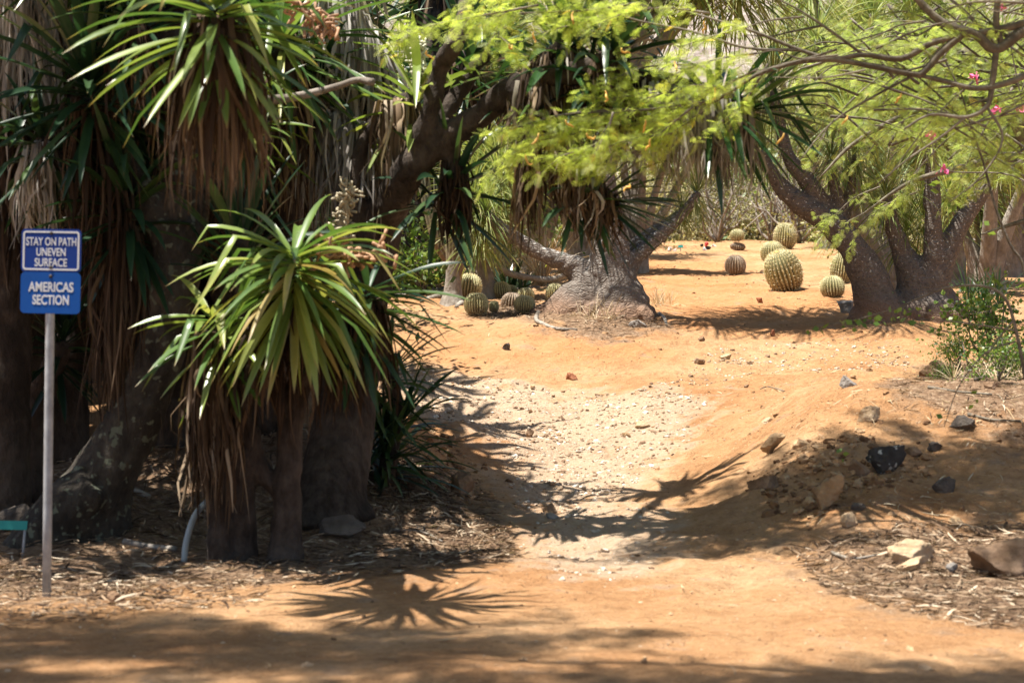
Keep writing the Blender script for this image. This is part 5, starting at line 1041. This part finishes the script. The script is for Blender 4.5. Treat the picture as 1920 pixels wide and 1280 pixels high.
t = empty('path_sign', sg, 'blue two panel path sign on grey post, reads STAY ON PATH UNEVEN SURFACE', 'sign')
mb = MB(); top = P(96, 440, sY); mb.tube([sg + [0, 0, -.1], (sg + top) / 2, top], [.0225] * 3, 18, 2); mb.build('post', M['galv'], t)
def panel(px, py, w, h, mat, rot):
    o_ = MB(); plate(o_, w * u, h * u, 9 * u, -.0015, .0015); p = o_.build('sign_panel', M[mat], None, False); p.parent = t
    p.location = tuple(P(px, py, sY - .027) - sg); p.rotation_euler = (0, radians(rot), radians(-8)); return p
p1 = panel(96, 470, 117, 81, 'blue1', 1.2); mb = MB(); plate(mb, 110 * u, 73 * u, 6 * u, -.0028, -.0016, 3.2 * u); b_ = mb.build('border', M['white'], None, False); b_.parent = p1
lettering('STAY ON PATH', 98 * u, 15.5 * u, 0, 17 * u, -.0017, 'white', p1); lettering('UNEVEN', 57 * u, 15 * u, 0, -2.5 * u, -.0017, 'white', p1); lettering('SURFACE', 63 * u, 15.5 * u, 0, -22 * u, -.0017, 'white', p1)
p2 = panel(94.5, 549, 117, 77, 'blue2', 1.2)
lettering('AMERICAS', 88 * u, 18.5 * u, 1 * u, 11 * u, -.0017, 'white', p2, .022); lettering('SECTION', 71 * u, 18.5 * u, 1 * u, -13 * u, -.0017, 'white', p2, .022)
for pp, zz in ((p1, 33), (p1, -31), (p2, 31)):
    mb = MB(); mb.tube([np.array([0, -.0018, zz * u]), np.array([0, -.006, zz * u])], [.010, .008], 10, 1); b_ = mb.build('bolt', M['bolt'], None); b_.parent = pp
# teal marker at the left edge
M['teal'] = painted('teal_enamel', (.03, .24, .22)); mg = ground(18, 1044)[0]; mY = mg[1]; u2 = mY / F
t = empty('plant_marker', mg, 'small teal plant marker on two metal legs at the left edge', 'plant label', 'teal plant markers')
mb = MB(); plate(mb, 82 * u2, 17 * u2, 1.2 * u2, -.003, .003); o = mb.build('label_plate', M['teal'], None, False); o.parent = t; o.location = tuple(P(10, 984, mY) - mg); o.rotation_euler = (radians(-20), radians(1), 0)
for px in (47, -27):
    mb = MB(); a, b = P(px, 990, mY + .006), P(px - 5, 1050, mY + .006); mb.tube([a, (a + b) / 2, b], [.008] * 3, 6, 1); mb.build('leg', M['galv'], t)
tg = ground(1276, 472)[0]; u3 = tg[1] / F
t = empty('plant_marker', tg, 'tiny teal plant marker at the far crest by pale stones', 'plant label', 'teal plant markers')
mb = MB(); plate(mb, 9 * u3, 5 * u3, .4 * u3, -.004, .004); o = mb.build('label_plate', M['teal'], None, False); o.parent = t; o.location = (0, -.02, 12 * u3); o.rotation_euler = (radians(-15), 0, 0)
mb = MB(); mb.tube([np.array([0, 0, -.05]) + tg, np.array([0, 0, 11 * u3]) + tg], [.012, .012], 6, 1); mb.build('leg', M['galv'], t)
# pale stones and the red, black and white bundle at the crest
M['palestone'] = plain_mat('pale_stone', (.62, .56, .50), .8, 0, .2)
for px, py, w, h, lab in [(1256, 472, 9, 10, 'white pebble block left of the far teal marker'), (1265, 472, 8, 7, 'pinkish block just left of the far teal marker'), (1339, 466, 12, 6, 'pale flat stone right of the red bundle at the crest')]: rock(px, py, w, h, 'palestone', lab)
rg = ground(1321, 469)[0]; u4 = rg[1] / F; M['redcloth'] = plain_mat('red_cloth', (.55, .06, .06), .8); M['blackcloth'] = plain_mat('black_cloth', (.02, .02, .022), .8)
t = empty('cloth_bundle', rg, 'small red, black and white bundle left at the foot of crest bushes', 'bundle')
for nm, mt, dx, dz, w, h, sd_ in (('white_bag', 'white', 0, 4, 9, 9, 61), ('red_flap', 'redcloth', 4, 13, 8, 10, 62), ('black_base', 'blackcloth', 7, 6, 11, 7, 63), ('black_flap', 'blackcloth', -5, 11, 7, 6, 64)):
    v = rock_shape(sd_, (w * u4, w * u4 * .8, h * u4), 5, .09) + rg + [dx * u4, (.02 if dx > 5 else 0), dz * u4]; link_mesh(nm, v, np.zeros((0, 4), np.int64), ICO3[1], M[mt], t)
